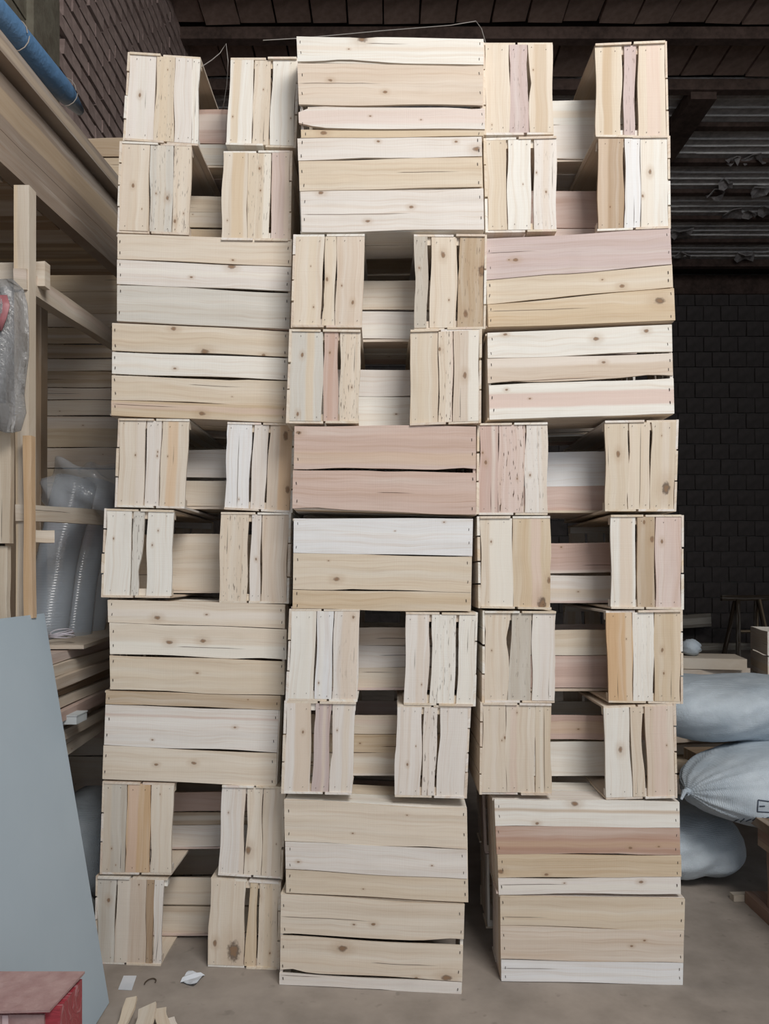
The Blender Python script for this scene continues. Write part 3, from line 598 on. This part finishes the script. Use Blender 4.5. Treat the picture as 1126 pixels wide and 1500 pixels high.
MB().box(-1.8, XR, pur[-1]-.05, pur[-1]+.05, ROOFZ-.14, ROOFZ-.03).build('purlin', RUST, ce)
MB().box(-1.8, XR, YB-.05, YB+.02, ROOFZ-.3, ROOFZ).build('wall_plate_beam', RUST, ce)
o = rest.build('roof_slab_field', TILEM, ce); o['kind'] = 'stuff'
MB().box(2.97, 3.22, 7.46, 8.6, ROOFZ-.20, ROOFZ-.06).build('roof_beam', RUST, ce)
# flakes hanging off the roof sheet
for (px, py, s) in ((1104, 225, .24), (1073, 226, .16), (1049, 276, .24), (1116, 268, .3), (1075, 305, .3), (1098, 304, .2), (998, 333, .28), (998, 365, .25), (1094, 366, .3), (1062, 258, .16), (1122, 298, .3)):
    Yp = K/(HZ-py); X = (px-CX)*Yp/F
    V = []; Fc = []; n = 9
    for i in range(n):
        t = 2*math.pi*i/n; q = rr.uniform(.5, 1)
        V.append((X+math.cos(t)*s*q*.62, Yp+math.sin(t)*s*q*.55, ROOFZ-.05-rr.uniform(0, .10)))
    V.append((X, Yp, ROOFZ-.03)); V += [(v[0], v[1], v[2]+.012) for v in V[:n]]
    for i in range(n):
        Fc += [(i, (i+1) % n, n), (i, (i+1) % n, n+1+(i+1) % n, n+1+i)]
    link('paint_flake', mesh('paint_flake', V, Fc, FLAKE), ce)

# ------------------------------------------------------------------ wood helpers for the surroundings
def plank(name, parent, p0, p1, wid, th, key, up=(0, 0, 1), dim=1.0, org=Vector((0, 0, 0)), nseg=3, ex=None, wob=.0015):
    """plank from p0 to p1 along its axis; wid measured along 'up', th across"""
    p0 = Vector(p0); p1 = Vector(p1); d = (p1-p0); L = d.length; d.normalize(); u = Vector(up); u = (u-d*u.dot(d)).normalized(); n = d.cross(u)
    fn = lambda s, q, t: p0+d*s+u*q+n*t
    return add_board(name, parent, org, fn, 0, L, -wid/2, -wid/2, wid/2, wid/2, -th/2, th/2, key, ex, nseg, wob, dim)
def plank_thing(name, label, cat, p0, p1, wid, th, key, up=(0, 0, 1), group=None, dim=1.0, **k):
    org = (Vector(p0)+Vector(p1))/2
    o = plank(name, None, p0, p1, wid, th, key, up, dim, org, **k); o.location = org
    return tag(o, label, cat, group)

# storage rack on the left
org = Vector((-1.2, 2.6, 0))
rack = empty('storage_rack', org, 'rough timber storage rack left of the crate columns', 'rack')
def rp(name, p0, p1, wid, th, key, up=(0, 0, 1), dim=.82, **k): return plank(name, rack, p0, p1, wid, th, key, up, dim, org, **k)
X0 = -1.055
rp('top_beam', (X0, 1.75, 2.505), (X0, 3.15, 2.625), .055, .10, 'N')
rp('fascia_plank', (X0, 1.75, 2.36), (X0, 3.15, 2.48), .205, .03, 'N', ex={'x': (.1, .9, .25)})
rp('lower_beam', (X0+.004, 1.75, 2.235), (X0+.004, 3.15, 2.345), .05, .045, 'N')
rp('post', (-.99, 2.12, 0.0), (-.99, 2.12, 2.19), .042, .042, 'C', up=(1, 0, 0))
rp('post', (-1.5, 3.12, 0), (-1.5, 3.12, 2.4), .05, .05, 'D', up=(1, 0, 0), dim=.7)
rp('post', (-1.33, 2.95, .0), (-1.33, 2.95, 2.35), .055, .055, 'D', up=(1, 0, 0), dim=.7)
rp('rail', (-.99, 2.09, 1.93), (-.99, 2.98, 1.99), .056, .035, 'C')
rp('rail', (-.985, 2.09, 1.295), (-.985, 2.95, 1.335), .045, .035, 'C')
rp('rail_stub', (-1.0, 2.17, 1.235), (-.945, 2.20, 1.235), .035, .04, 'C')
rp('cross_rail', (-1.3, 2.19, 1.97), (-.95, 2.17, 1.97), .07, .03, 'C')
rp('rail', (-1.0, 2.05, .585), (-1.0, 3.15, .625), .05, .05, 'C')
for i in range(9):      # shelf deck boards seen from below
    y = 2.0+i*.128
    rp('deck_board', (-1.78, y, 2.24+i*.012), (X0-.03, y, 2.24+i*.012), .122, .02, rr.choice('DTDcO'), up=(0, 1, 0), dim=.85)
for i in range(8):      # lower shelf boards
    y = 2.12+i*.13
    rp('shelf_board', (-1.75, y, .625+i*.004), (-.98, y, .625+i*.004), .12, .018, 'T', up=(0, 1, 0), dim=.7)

# stack of crates behind the rack
nm = ['first', 'second', 'third', 'fourth', 'fifth', 'sixth', 'seventh', 'eighth', 'ninth', 'tenth', 'eleventh', 'twelfth']
for i in range(12):
    z0 = .2505*i; dx = rr.uniform(-.012, .012); Yc = 3.32+rr.uniform(-.01, .01)
    mp = (lambda dx, Yc, z0: (lambda a, b, c: Vector((-1.475+dx+a, Yc+c, z0+TS+.0002+b))))(dx, Yc, z0)
    make_crate(f'dusty crate in the stack behind the timber rack, {nm[i]} from the floor', 'crates stacked behind the timber rack', mp, .5, .2505-2*TS-.0006, .178, seed=900+i, keys='CcTYPC')

# pale boards at the far left edge
for i, (x0, x1, y0, y1, key) in enumerate(((-30, 17, 592, 796, 'y'), (-30, 14, 800, 915, 'y'))):
    Yp = 2.06+i*.012; c0 = P((x0+x1)/2, y1, Yp); c1 = P((x0+x1)/2, y0, Yp)
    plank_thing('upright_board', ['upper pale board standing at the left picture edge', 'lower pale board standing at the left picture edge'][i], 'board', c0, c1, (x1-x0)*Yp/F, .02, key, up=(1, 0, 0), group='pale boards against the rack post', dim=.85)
plank_thing('timber_batten', 'orange-brown batten upright beside the rack post', 'batten', (-.955, 2.075, 1.01), (-.958, 2.075, 1.5), .024, .024, 'O', up=(1, 0, 0), dim=.85)

# loose boards piled on the lower shelf (run away from the camera)
for i in range(8):
    z = .647+i*.033; xx = -1.02-.018*math.sin(i*2.1)
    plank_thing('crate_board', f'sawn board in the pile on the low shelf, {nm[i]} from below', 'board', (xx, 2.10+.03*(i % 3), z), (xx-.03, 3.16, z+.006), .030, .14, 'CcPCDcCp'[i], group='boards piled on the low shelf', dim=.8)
# leaning top board and short one
plank_thing('loose_board', 'loose board lying askew on top of the shelf pile', 'board', (-1.0, 2.35, .905), (-1.04, 3.10, .925), .012, .16, 'C', dim=.8)

# ------------------------------------------------------------------ plastic
def plastic(name, col, alpha, rough=.25, bumps=60, bstr=.4, film=True, corr=0):
    m, t, b = nt(name); g = G(t)
    tc = g.n('ShaderNodeTexCoord').outputs['Object']
    h = g.noise(tc, bumps, 3, .6)
    b.inputs['Base Color'].default_value = col; b.inputs['Roughness'].default_value = rough
    b.inputs['Specular IOR Level'].default_value = .7
    if corr:
        z = g.sep(tc)[2]; h = g.m('ADD', g.m('MULTIPLY', g.m('SINE', g.m('MULTIPLY', z, corr)), .35), h)
    g.bump(h, bstr, .004, b)
    b.inputs['Alpha'].default_value = alpha
    return m
FILM = plastic('clear_plastic_film', rgb(196, 202, 208), .34, .12, 30, 1.0)
TUBEM = plastic('milky_plastic_tube', rgb(190, 200, 210), .46, .18, 14, .2, corr=700)
BUBBLE = plastic('bubble_wrap', rgb(150, 150, 150), .55, .2, 70, 1.0)
for i, (a, b, rad, Yb_) in enumerate((((66, 935), (112, 705), .068, 2.55), ((104, 942), (146, 708), .064, 2.66), ((128, 940), (176, 735), .055, 2.80))):
    p0 = P(a[0], a[1], Yb_); p1 = P(b[0], b[1], Yb_+.12); pts = []; rs = []
    for k in range(15):
        f = k/14; p = p0.lerp(p1, f); p.x += .012*math.sin(f*math.pi)*(-1); pts.append(p-p0); rs.append(rad*(1+.03*math.sin(f*9+i)))
    o = link('plastic_tube', mesh('plastic_tube', *(lambda m: (m.V, m.F))(MB().tube(pts, rs, 20)), TUBEM, smooth=True), None, p0)
    tag(o, ['wide milky plastic tube leaning leftmost behind the white panel', 'milky plastic tube leaning in the middle of the three', 'dark milky plastic tube leaning nearest the crates'][i], 'tube', 'plastic tubes leaning in the rack')
def crumple(name, cx, cy, cz, sx, sy, sz, seed, amp, mat, n=20, m=14, fn=None, power=1.0):
    r2 = random.Random(seed); ph = [(r2.uniform(2, 9), r2.uniform(2, 9), r2.uniform(0, 6), r2.uniform(.3, 1)) for _ in range(9)]
    V = []; Fc = []
    for j in range(m+1):
        th = math.pi*j/m
        for i in range(n):
            f = 2*math.pi*i/n
            sp = lambda v: math.copysign(abs(v)**power, v)
            x = sp(math.sin(th))*sp(math.cos(f)); y = sp(math.sin(th))*sp(math.sin(f)); zz = sp(math.cos(th))
            d = 1+amp*sum(q[3]*math.sin(q[0]*x*1.3+q[1]*zz*1.3+q[2]+y*3) for q in ph)/3
            v = Vector((x*sx*d, y*sy*d, zz*sz*d))
            if fn: v = fn(v)
            V.append(v)
    for j in range(m):
        for i in range(n): Fc.append((j*n+i, j*n+(i+1) % n, (j+1)*n+(i+1) % n, (j+1)*n+i))
    me = mesh(name, V, Fc, mat, smooth=True); return link(name, me, None, (cx, cy, cz))
c = P(122, 716, 2.62)
tag(crumple('plastic_bag', c.x, c.y+.03, c.z-.01, .135, .13, .10, 4, .18, FILM, 36, 24, power=.8), 'crumpled clear plastic bag over the tops of the tubes', 'bag')
# bubble wrap hanging over the rack rail, with thickness
def sheet(name, grid, mat, th=.003, smooth=True, loc=None):
    rows = len(grid); cols = len(grid[0]); loc = loc or grid[0][0]
    V = [p-loc for r in grid for p in r]; N = len(V)
    V += [v+Vector((0, th, 0)) for v in V[:N]]
    Fc = []
    for j in range(rows-1):
        for i in range(cols-1):
            a = j*cols+i; f = (a, a+1, a+cols+1, a+cols); Fc.append(f); Fc.append(tuple(x+N for x in f[::-1]))
    rim = [i for i in range(cols)]+[j*cols+cols-1 for j in range(1, rows)]+[(rows-1)*cols+i for i in range(cols-2, -1, -1)]+[j*cols for j in range(rows-2, 0, -1)]
    for k in range(len(rim)):
        a, b = rim[k], rim[(k+1) % len(rim)]; Fc.append((a, a+N, b+N, b))
    return link(name, mesh(name, V, Fc, mat, smooth=smooth), None, loc)
g2 = []
rw = random.Random(8)
prof = [(410, 18), (425, 34), (445, 40), (480, 42), (520, 42), (550, 38), (580, 35), (605, 38), (632, 30)]
for j, (py, xr) in enumerate(prof):
    rowp = []
    for i in range(9):
        px = -60+(xr+60)*i/8
        rowp.append(P(px, py+rw.uniform(-2, 2), 2.0+.015*math.sin(i*1.9+j*.8)+rw.uniform(-.006, .006)))
    g2.append(rowp)
bw_ = tag(sheet('bubble_wrap_sheet', g2, BUBBLE), 'grey bubble wrap hanging from the rack at the left edge', 'plastic wrap')
RED = simple('red_print_film', rgb(186, 120, 124), .4, 20, .3, .3)
g3 = [[P(px+j*(-1), py, 1.985+.01*math.sin(px*.2+j)) for px in (-25, -8, 2, (10, 15, 11, 5)[j])] for j, py in enumerate((432, 447, 466, 484))]
tag(sheet('red_plastic_scrap', g3, RED), 'pinkish red printed plastic caught in the bubble wrap', 'plastic scrap')

# blue rolled tarp on the top beam
BLUE = plastic('blue_plastic_tarp', rgb(100, 140, 182), 1.0, .4, 30, 1.0)
p0 = Vector((-1.03, 1.62, 2.59-.045)); p1 = Vector((-1.015, 2.56, 2.672))
tarp = empty('tarp_roll', (-1.02, 2.1, 2.56), 'blue rolled plastic tarp lying on top of the rack beam', 'tarp')
mb = MB(); mb.tube([p0.lerp(p1, k/8)+Vector((0, 0, .004*math.sin(k*2))) for k in range(9)], [.042, .044, .041, .043, .040, .042, .04, .034, .016], 16)
link('rolled_tarp', mesh('rolled_tarp', [v-Vector(tarp.location) for v in mb.V], mb.F, BLUE, smooth=True), tarp)
TIE = simple('pale_twine', rgb(170, 160, 150), .8)
for k in (.52, .86):
    c = p0.lerp(p1, k); mb = MB(); mb.tube([c+Vector((.044*math.cos(t), .002*t, .044*math.sin(t))) for t in [2*math.pi*i/16 for i in range(17)]], .0015, 5)
    link('tie', mesh('tie', [v-Vector(tarp.location) for v in mb.V], mb.F, TIE), tarp)

# white panel leaning at left
PANEL = simple('white_laminated_panel', rgb(180, 196, 208), .5, 3, .05, .08, .002, rgb(171, 188, 201), dirt=0)
B0 = P(161, 1456, 2.02); B0.z = 0.0
T0 = P(66, 900, 2.15); d = Vector((.012, -1, 0)).normalized(); Lp = .95
nrm = (T0-B0).cross(d).normalized(); th = .014
if nrm.x < 0: nrm = -nrm
qd = [B0, T0, T0+d*Lp, B0+d*Lp]; qd = [v+Vector((-.002, 0, 0)) for v in qd]; V = [v for v in qd]+[v-nrm*th for v in qd]
mz = min(v.z for v in V); V = [v-Vector((0, 0, mz)) for v in V]
o = link('leaning_board', mesh('white_panel', [v-B0 for v in V], [(0, 1, 2, 3), (7, 6, 5, 4), (0, 4, 5, 1), (1, 5, 6, 2), (2, 6, 7, 3), (3, 7, 4, 0)], PANEL), None, B0)
fix_normals(o.data)
tag(o, 'tall bluish white panel leaning against the timber rack', 'panel')

# red plastic-wrapped carton at bottom left
def redwrap():
    m, t, b = nt('streaky_red_wrap'); g = G(t)
    tc = g.n('ShaderNodeTexCoord').outputs['Object']
    n1 = g.noise(g.vec(*[g.m('MULTIPLY', q, s) for q, s in zip(g.sep(tc), (8., 30., 22.))]), 1, 3, .6, 1.5)
    c = g.mix(g.rng(n1, .56, .66), rgb(158, 58, 68), rgb(190, 132, 138)); g.put(b.inputs['Base Color'], c)  # red wrap broken by irregular pale pink streaks
    b.inputs['Roughness'].default_value = .35; g.bump(n1, .5, .01, b); return m
RW = redwrap(); CARD = simple('pink_tinted_carton', rgb(176, 148, 144), .6, 34, .2, .5, .006, rgb(150, 116, 114))
STRIPE = simple('pale_wrap_stripe', rgb(216, 190, 190), .45, 10, .1, .1)
cb = Vector((-.635, 1.35, 0))
box = empty('wrapped_carton', cb, 'red plastic-wrapped carton standing at the lower left corner', 'carton')
def part(name, mb, mat, root): return link(name, mesh(name, [v-Vector(root.location) for v in mb.V], mb.F, mat), root)
part('carton_body', MB().box(-.715, -.55, 1.305, 1.40, 0, .392), RW, box)
part('top_flap', MB().add([(-.722, 1.285, .393), (-.562, 1.292, .393), (-.5465, 1.404, .400), (-.722, 1.404, .400), (-.722, 1.285, .397), (-.562, 1.292, .397), (-.5465, 1.404, .404), (-.722, 1.404, .404)], BF), CARD, box)
part('front_panel', MB().box(-.715, -.575, 1.300, 1.305, .0, .384), CARD, box)
for k in range(2):
    part('tape_strip', MB().box(-.700+.055*k, -.690+.055*k, 1.2985, 1.300, 0, .384), STRIPE, box)

# things under the low shelf
SACK = None
def sackmat(name, col, col2, sc=140):
    m, t, b = nt(name); g = G(t)
    tc = g.n('ShaderNodeTexCoord').outputs['Object']; s = g.sep(tc)
    wv = g.m('ADD', g.m('SINE', g.m('MULTIPLY', s[0], 1400.)), g.m('SINE', g.m('MULTIPLY', s[2], 1400.)))
    n1 = g.noise(tc, 9, 4, .6); c = g.mix(g.rng(n1, .35, .7), col, col2); g.put(b.inputs['Base Color'], c)
    b.inputs['Roughness'].default_value = .55; g.bump(g.m('ADD', g.m('MULTIPLY', n1, 1.), g.m('MULTIPLY', wv, .03)), .7, .012, b); return m
SACK = sackmat('woven_white_sack', rgb(196, 206, 214), rgb(172, 184, 194))
o = crumple('white_sack', -1.05, 2.75, .17, .17, .26, .17, 31, .05, SACK, power=.7); tag(o, 'grey-white filled sack on the floor under the rack shelf', 'sack')
BOXM = simple('small_white_box', rgb(205, 212, 214), .6, 10, .08, .1)
bx_ = MB().box(-.985, -.93, 2.28, 2.38, .61+.006, .64+.01)
c = P(108, 1052, 2.3)
sb = empty('small_box', (c.x, c.y, c.z-.013), 'small white carton at the edge of the low shelf', 'box')
part('box_body', MB().box(c.x-.022, c.x+.02, c.y-.03, c.y+.05, c.z-.013, c.z+.011), BOXM, sb)
part('box_lid', MB().box(c.x-.024, c.x+.022, c.y-.032, c.y+.052, c.z+.011, c.z+.014), BOXM, sb)
o = crumple('plastic_sack', -.99, 2.42, .44, .07, .1, .05, 41, .1, BOXM); o.location.z = .055
tag(o, 'small crumpled white bag on the floor behind the panel', 'bag')
# strap coil
mb = MB(); c = P(90, 926, 2.38)
for k in range(4):
    mb.tube([Vector((c.x+(.032+.003*k)*math.cos(t), c.y+.03*math.sin(t), c.z-.004*k+.008*math.sin(t+k))) for t in [2*math.pi*i/20 for i in range(21)]], .0018, 5)
o = mb.build('strap_coil', plastic('pale_strapping', rgb(200, 196, 205), 1, .35, 10, .1), None, (c.x, c.y, c.z-.015)); tag(o, 'small coil of pale strapping at the foot of the tubes', 'coil')

# scraps and papers on the floor
PAPER = simple('white_paper', rgb(222, 226, 232), .6, 12, .08, .4, .003, rgb(200, 206, 214))
def floorpt(px, py, z=0): 
    Y = (CAMZ-z)*F/(py-HZ); return Vector(((px-CX)*Y/F, Y, z))
def scrap(name, pts, z, h, mat, label, cat, group=None, lift=None):
    V = [floorpt(x, y) for x, y in pts]; n = len(V); c = sum(V, Vector())/n
    lift = lift or [0]*n
    VV = [Vector((v.x, v.y, z+l))-c for v, l in zip(V, lift)]+[Vector((v.x, v.y, z+l+h))-c for v, l in zip(V, lift)]
    Fc = [tuple(range(n))[::-1], tuple(range(n, 2*n))]+[(i, (i+1) % n, n+(i+1) % n, n+i) for i in range(n)]
    me = mesh(name, VV, Fc, mat); fix_normals(me)
    return tag(link(name, me, None, c), label, cat, group)
scrap('paper_scrap', [(173, 1450), (181, 1430), (200, 1430), (193, 1451)], .0005, .0012, PAPER, 'flat bluish paper scrap on the floor near the white panel', 'paper')
# crumpled wrapper: folded mesh
pts = [(264, 1440), (276, 1425), (300, 1430), (284, 1447)]
q = [floorpt(*p) for p in pts]; c = sum(q, Vector())/4; V = []
for j in range(5):
    for i in range(5):
        a = q[0].lerp(q[3], i/4); b = q[1].lerp(q[2], i/4); p = a.lerp(b, j/4); p.z = .001+.010*abs(math.sin(i*1.9+j*1.3))*rr.uniform(.4, 1); V.append(p)
N = len(V); V2 = [v-c for v in V]+[v-c+Vector((0, 0, .0012)) for v in V]
Fc = []
for j in range(4):
    for i in range(4):
        a = j*5+i; Fc += [(a, a+1, a+6, a+5), (a+N, a+5+N, a+6+N, a+1+N)]
tag(link('crumpled_wrapper', mesh('crumpled_wrapper', V2, Fc, PAPER), None, c), 'crumpled shiny white wrapper on the floor before the left column', 'wrapper')
def wscrap(a, b, wid, th, key, label, up=(0, 0, 1)):
    plank_thing('wood_offcut', label, 'offcut', a, b, wid, th, key, up=up, group='wood offcuts on the floor', dim=.95, nseg=4, wob=.004)
wscrap(floorpt(168, 1530, .006), floorpt(193, 1462, .04), .028, .007, 'y', 'upright splintered offcut at the bottom picture edge', up=(1, 0, .2))
wscrap(floorpt(205, 1530, .03), floorpt(216, 1474, .045), .045, .006, 'C', 'flat split offcut right of the splintered one', up=(1, -.4, .3))
wscrap(floorpt(235, 1530, .02), floorpt(235, 1478, .012), .03, .006, 'C', 'short grooved offcut beside the flat offcut', up=(1, .5, 0))
wscrap(floorpt(262, 1520, .006), floorpt(250, 1492, .006), .018, .006, 'w', 'small pale offcut lowest at the picture bottom', up=(1, .2, 0))
mb = MB(); c = floorpt(221, 1441)
mb.tube([c+Vector((.012*math.cos(t)*(1+.1*t), .02*math.sin(t), .004)) for t in [i*.4 for i in range(10)]], .0018, 5)
tag(mb.build('twine_bit', simple('brown_twine', rgb(90, 78, 66)), None, c), 'curl of dark twine on the floor between paper and wrapper', 'twine')

# ------------------------------------------------------------------ right side
def sack(name, label, x0, x1, yc, zc, hy, hz, seed, tie):
    cx = (x0+x1)/2; hx = (x1-x0)/2; r2 = random.Random(seed)
    n = 88; m = 36; V = []; Fc = []
    for j in range(m+1):
        s = j/m; x = -hx+2*hx*s
        e = 2*s-1
        prof = (1-abs(e)**4.5)**.5 if tie < 1 else ((1-abs(e)**4.5)**.5 if e > 0 else (max(0, 1-abs(e)**2.6))**.62)
        prof = max(prof, .03)
        for i in range(n):
            f = 2*math.pi*i/n; cc = math.cos(f); ss = math.sin(f)
            cy = math.copysign(abs(cc)**.8, cc); sz = math.copysign(abs(ss)**.85, ss)
            wr = 1+.03*math.sin(4*f+seed+5*s)+.02*math.sin(7*s*3+2*f+seed)+.012*math.sin(13*f+6*s*seed)+.012*math.sin(9*s*3+f*2)
            if tie and e < 0: wr += .07*math.sin(17*f+2*math.sin(3*f))*(abs(e)**5)
            V.append(Vector((x, cy*hy*prof*wr, sz*hz*prof*wr)))
    for j in range(m):
        for i in range(n): Fc.append((j*n+i, j*n+(i+1) % n, (j+1)*n+(i+1) % n, (j+1)*n+i))
    Fc.append(tuple(range(n))); Fc.append(tuple(m*n+i for i in range(n))[::-1])
    o = link(name, mesh(name, V, Fc, SACK, smooth=True), None, (cx, yc, zc)); fix_normals(o.data)
    tag(o, label, 'sack', 'white woven sacks right of the crates')
    if tie:
        mb = MB(); mb.tube([Vector((-hx-.004, .012*math.cos(t), .012*math.sin(t))) for t in [2*math.pi*i/12 for i in range(13)]], .004, 6)
        mb.tube([(-hx+.01, 0, 0), (-hx-.02, -.01, .006), (-hx-.035, -.012, -.02)], [.012, .009, .004], 8)
        link('tied_neck', mesh('tied_neck', mb.V, mb.F, SACK), o)
    return o
s3 = sack('woven_sack', 'lowest white woven sack, lying on the floor, half in shadow', .86, 1.35, 3.0, .115, .28, .114, 3, 0)
s2 = sack('woven_sack', 'middle white woven sack with a tied gathered end', 0, 1.02, 2.9, .375, .26, .148, 5, 1); s2.rotation_euler = (0, 0, .30)
s2.location = (1.53, 2.80, .378)
s1 = sack('woven_sack', 'uppermost white woven sack, bulging beside the crates', .96, 2.0, 3.02, .62, .28, .116, 8, 0); s1.location = (1.50, 3.0, .612)
INK = simple('dark_ink_print', rgb(70, 78, 92), .6, 30, .1, 0)
# printed mark (rectangle outline with short strokes) on the middle sack
mb = MB()
from mathutils.bvhtree import BVHTree
bpy.context.view_layer.update()
Mx = s2.matrix_world.copy(); bv = BVHTree.FromPolygons([Mx @ v.co for v in s2.data.vertices], [tuple(p.vertices) for p in s2.data.polygons])
def onsack(px, py):
    o_ = Vector((0, 0, CAMZ)); d_ = (P(px, py, 1)-o_).normalized(); h = bv.ray_cast(o_, d_)
    return h[0]-d_*.001 if h[0] else None
for a, b in (((1110, 1172), (1126, 1174)), ((1110, 1172), (1109, 1189)), ((1109, 1189), (1126, 1190)), ((1112, 1181), (1120, 1181)), ((1075, 1203), (1082, 1200)), ((1084, 1204), (1090, 1199)), ((1092, 1203), (1100, 1200)), ((1102, 1202), (1108, 1197)), ((1110, 1201), (1118, 1198)), ((1120, 1200), (1126, 1197))):
    pts = [onsack(a[0]+(b[0]-a[0])*k/4, a[1]+(b[1]-a[1])*k/4) for k in range(5)]
    pts = [p for p in pts if p]
    if len(pts) > 1: mb.tube(pts, .0022, 4)
if mb.V:
    ink = link('printed_mark', mesh('printed_mark', [Mx.inverted() @ v for v in mb.V], mb.F, INK), s2)
# bench at lower right
bo = Vector((1.3, 2.3, 0))
bench = empty('low_bench', bo, 'low brown wooden bench cut off by the right picture edge', 'bench')
def bp(name, p0, p1, wid, th, key, up=(0, 0, 1), dim=.5): return plank(name, bench, p0, p1, wid, th, key, up, dim, bo)
zt = .315; bx = 1.215
bp('top_board', (bx+.06, 1.9, zt), (bx+.06, 2.56, zt), .116, .03, 'K', up=(1, 0, 0), dim=.75)
bp('top_board', (bx+.18, 1.9, zt), (bx+.18, 2.56, zt), .116, .03, 'K', up=(1, 0, 0), dim=.75)
bp('apron', (bx+.022, 1.94, zt-.048), (bx+.022, 2.53, zt-.048), .06, .02, 'B', dim=.6)
bp('apron', (bx+.04, 2.53, zt-.048), (bx+.23, 2.53, zt-.048), .06, .02, 'B', dim=.6)
for x, y in ((bx+.06, 1.97), (bx+.21, 1.97), (bx+.06, 2.49), (bx+.21, 2.49)):
    bp('leg', (x, y, .04), (x, y, zt-.016), .05, .05, 'B', up=(1, 0, 0), dim=.6)
bp('base_rail', (bx+.06, 1.9, .02), (bx+.06, 2.64, .02), .08, .04, 'B', up=(1, 0, 0), dim=.6)
bp('base_rail', (bx+.21, 1.9, .02), (bx+.21, 2.64, .02), .08, .04, 'B', up=(1, 0, 0), dim=.6)
# pallet strip under the sacks
plank_thing('floor_batten', 'pale batten on the floor at the foot of the lowest sack', 'batten', (1.20, 2.66, .012), (1.42, 2.67, .012), .03, .022, 'C', up=(0, 1, 0), dim=.7)
# wood heap behind the sacks
hp = [((1.45, 4.0), (2.5, 4.15)), ((1.5, 4.25), (2.4, 4.05)), ((1.4, 4.4), (2.3, 4.5)), ((1.55, 3.9), (2.6, 3.95)), ((1.45, 4.15), (2.2, 4.35)), ((1.6, 4.05), (2.3, 4.2)), ((1.5, 4.3), (2.15, 4.1)), ((1.62, 4.0), (2.05, 4.3)), ((1.5, 4.1), (1.95, 4.05)), ((1.7, 4.15), (2.4, 4.1)), ((1.35, 4.0), (1.88, 4.1)), ((1.38, 4.12), (1.86, 4.02))]
for i in range(len(hp)):
    (xa, ya), (xb, yb) = hp[i]; z = .03+i*.058
    plank_thing('scrap_plank', f'dusty plank in the heap behind the sacks, {nm[i]} from below', 'plank', (xa, ya, z), (xb, yb, z), .16+.05*(i % 3), .055, 'cTCDcGcTCGcC'[i], up=(0, 1, 0), group='planks heaped behind the sacks', dim=.75)
# crate standing on the heap
ang = math.radians(-14); cz = .03+len(hp)*.047+.0; oc = Vector((1.98, 3.98, .583))
R = Matrix.Rotation(ang, 3, 'Z')
mp = lambda a, b, c: oc+R @ Vector((TS+b, a, c+TB))
make_crate('dusty crate standing on the plank heap at the right edge', 'crates lying around the workshop', mp, .40, .30, .24, seed=71, keys='GgwG', staples='none')
o = crumple('plastic_bag', 1.62, 4.07, .738, .05, .06, .045, 51, .12, SACK); tag(o, 'small white bag on the plank heap beside the crates', 'bag')
# sawhorse far back
so = Vector((3.9, 8.6, 0)); sh = empty('sawhorse', so, 'dark sawhorse standing far back before the block wall', 'sawhorse')
for s in (-1, 1):
    for t in (-1, 1):
        plank('leg', sh, (3.95+s*.22, 8.6+t*.22, 0), (3.95+s*.14, 8.6+t*.03, .78), .05, .04, 'K', up=(1, 0, 0), dim=.2, org=so)
plank('top_rail', sh, (3.6, 8.6, .8), (4.3, 8.6, .8), .08, .06, 'K', dim=.2, org=so)
sh.location = so+Vector((.95, 1.8, 0))
plank('cross_bar', sh, (3.78, 8.5, .35), (4.12, 8.5, .35), .05, .03, 'K', dim=.2, org=so)
plank_thing('floor_beam', 'low beam lying on the floor by the far block wall', 'beam', (3.6, 11.2, .05), (6.2, 11.5, .05), .1, .1, 'g', dim=.5)
plank_thing('floor_plank', 'short plank leaning low against the far block wall', 'plank', (4.35, 11.8, .38), (5.0, 11.8, .42), .2, .04, 'g', dim=.5)

# wires above the stacks
def wire(pts, label, rad=.0012, col=(150, 145, 140)):
    v = [P(*p) for p in pts]; mb = MB(); mb.tube(v, rad, 5)
    tag(mb.build('wire', simple('wire_metal', rgb(*col), .4, 10, .1, 0), None, v[0]), label, 'wire', 'thin wires above the stacks')
wire([(385, 59, 2.25), (440, 56, 2.3), (560, 45, 2.35), (660, 37, 2.35), (697, 31, 2.35), (705, 42, 2.2), (712, 66, 2.14)], 'thin wire sagging above the middle column')
wire([(292, 100, 2.22), (310, 88, 2.25), (322, 78, 2.25), (331, 64, 2.25), (334, 90, 2.25), (332, 125, 2.28), (328, 150, 2.3), (326, 160, 2.40)], 'thin bent wire standing in the gap of the left column')
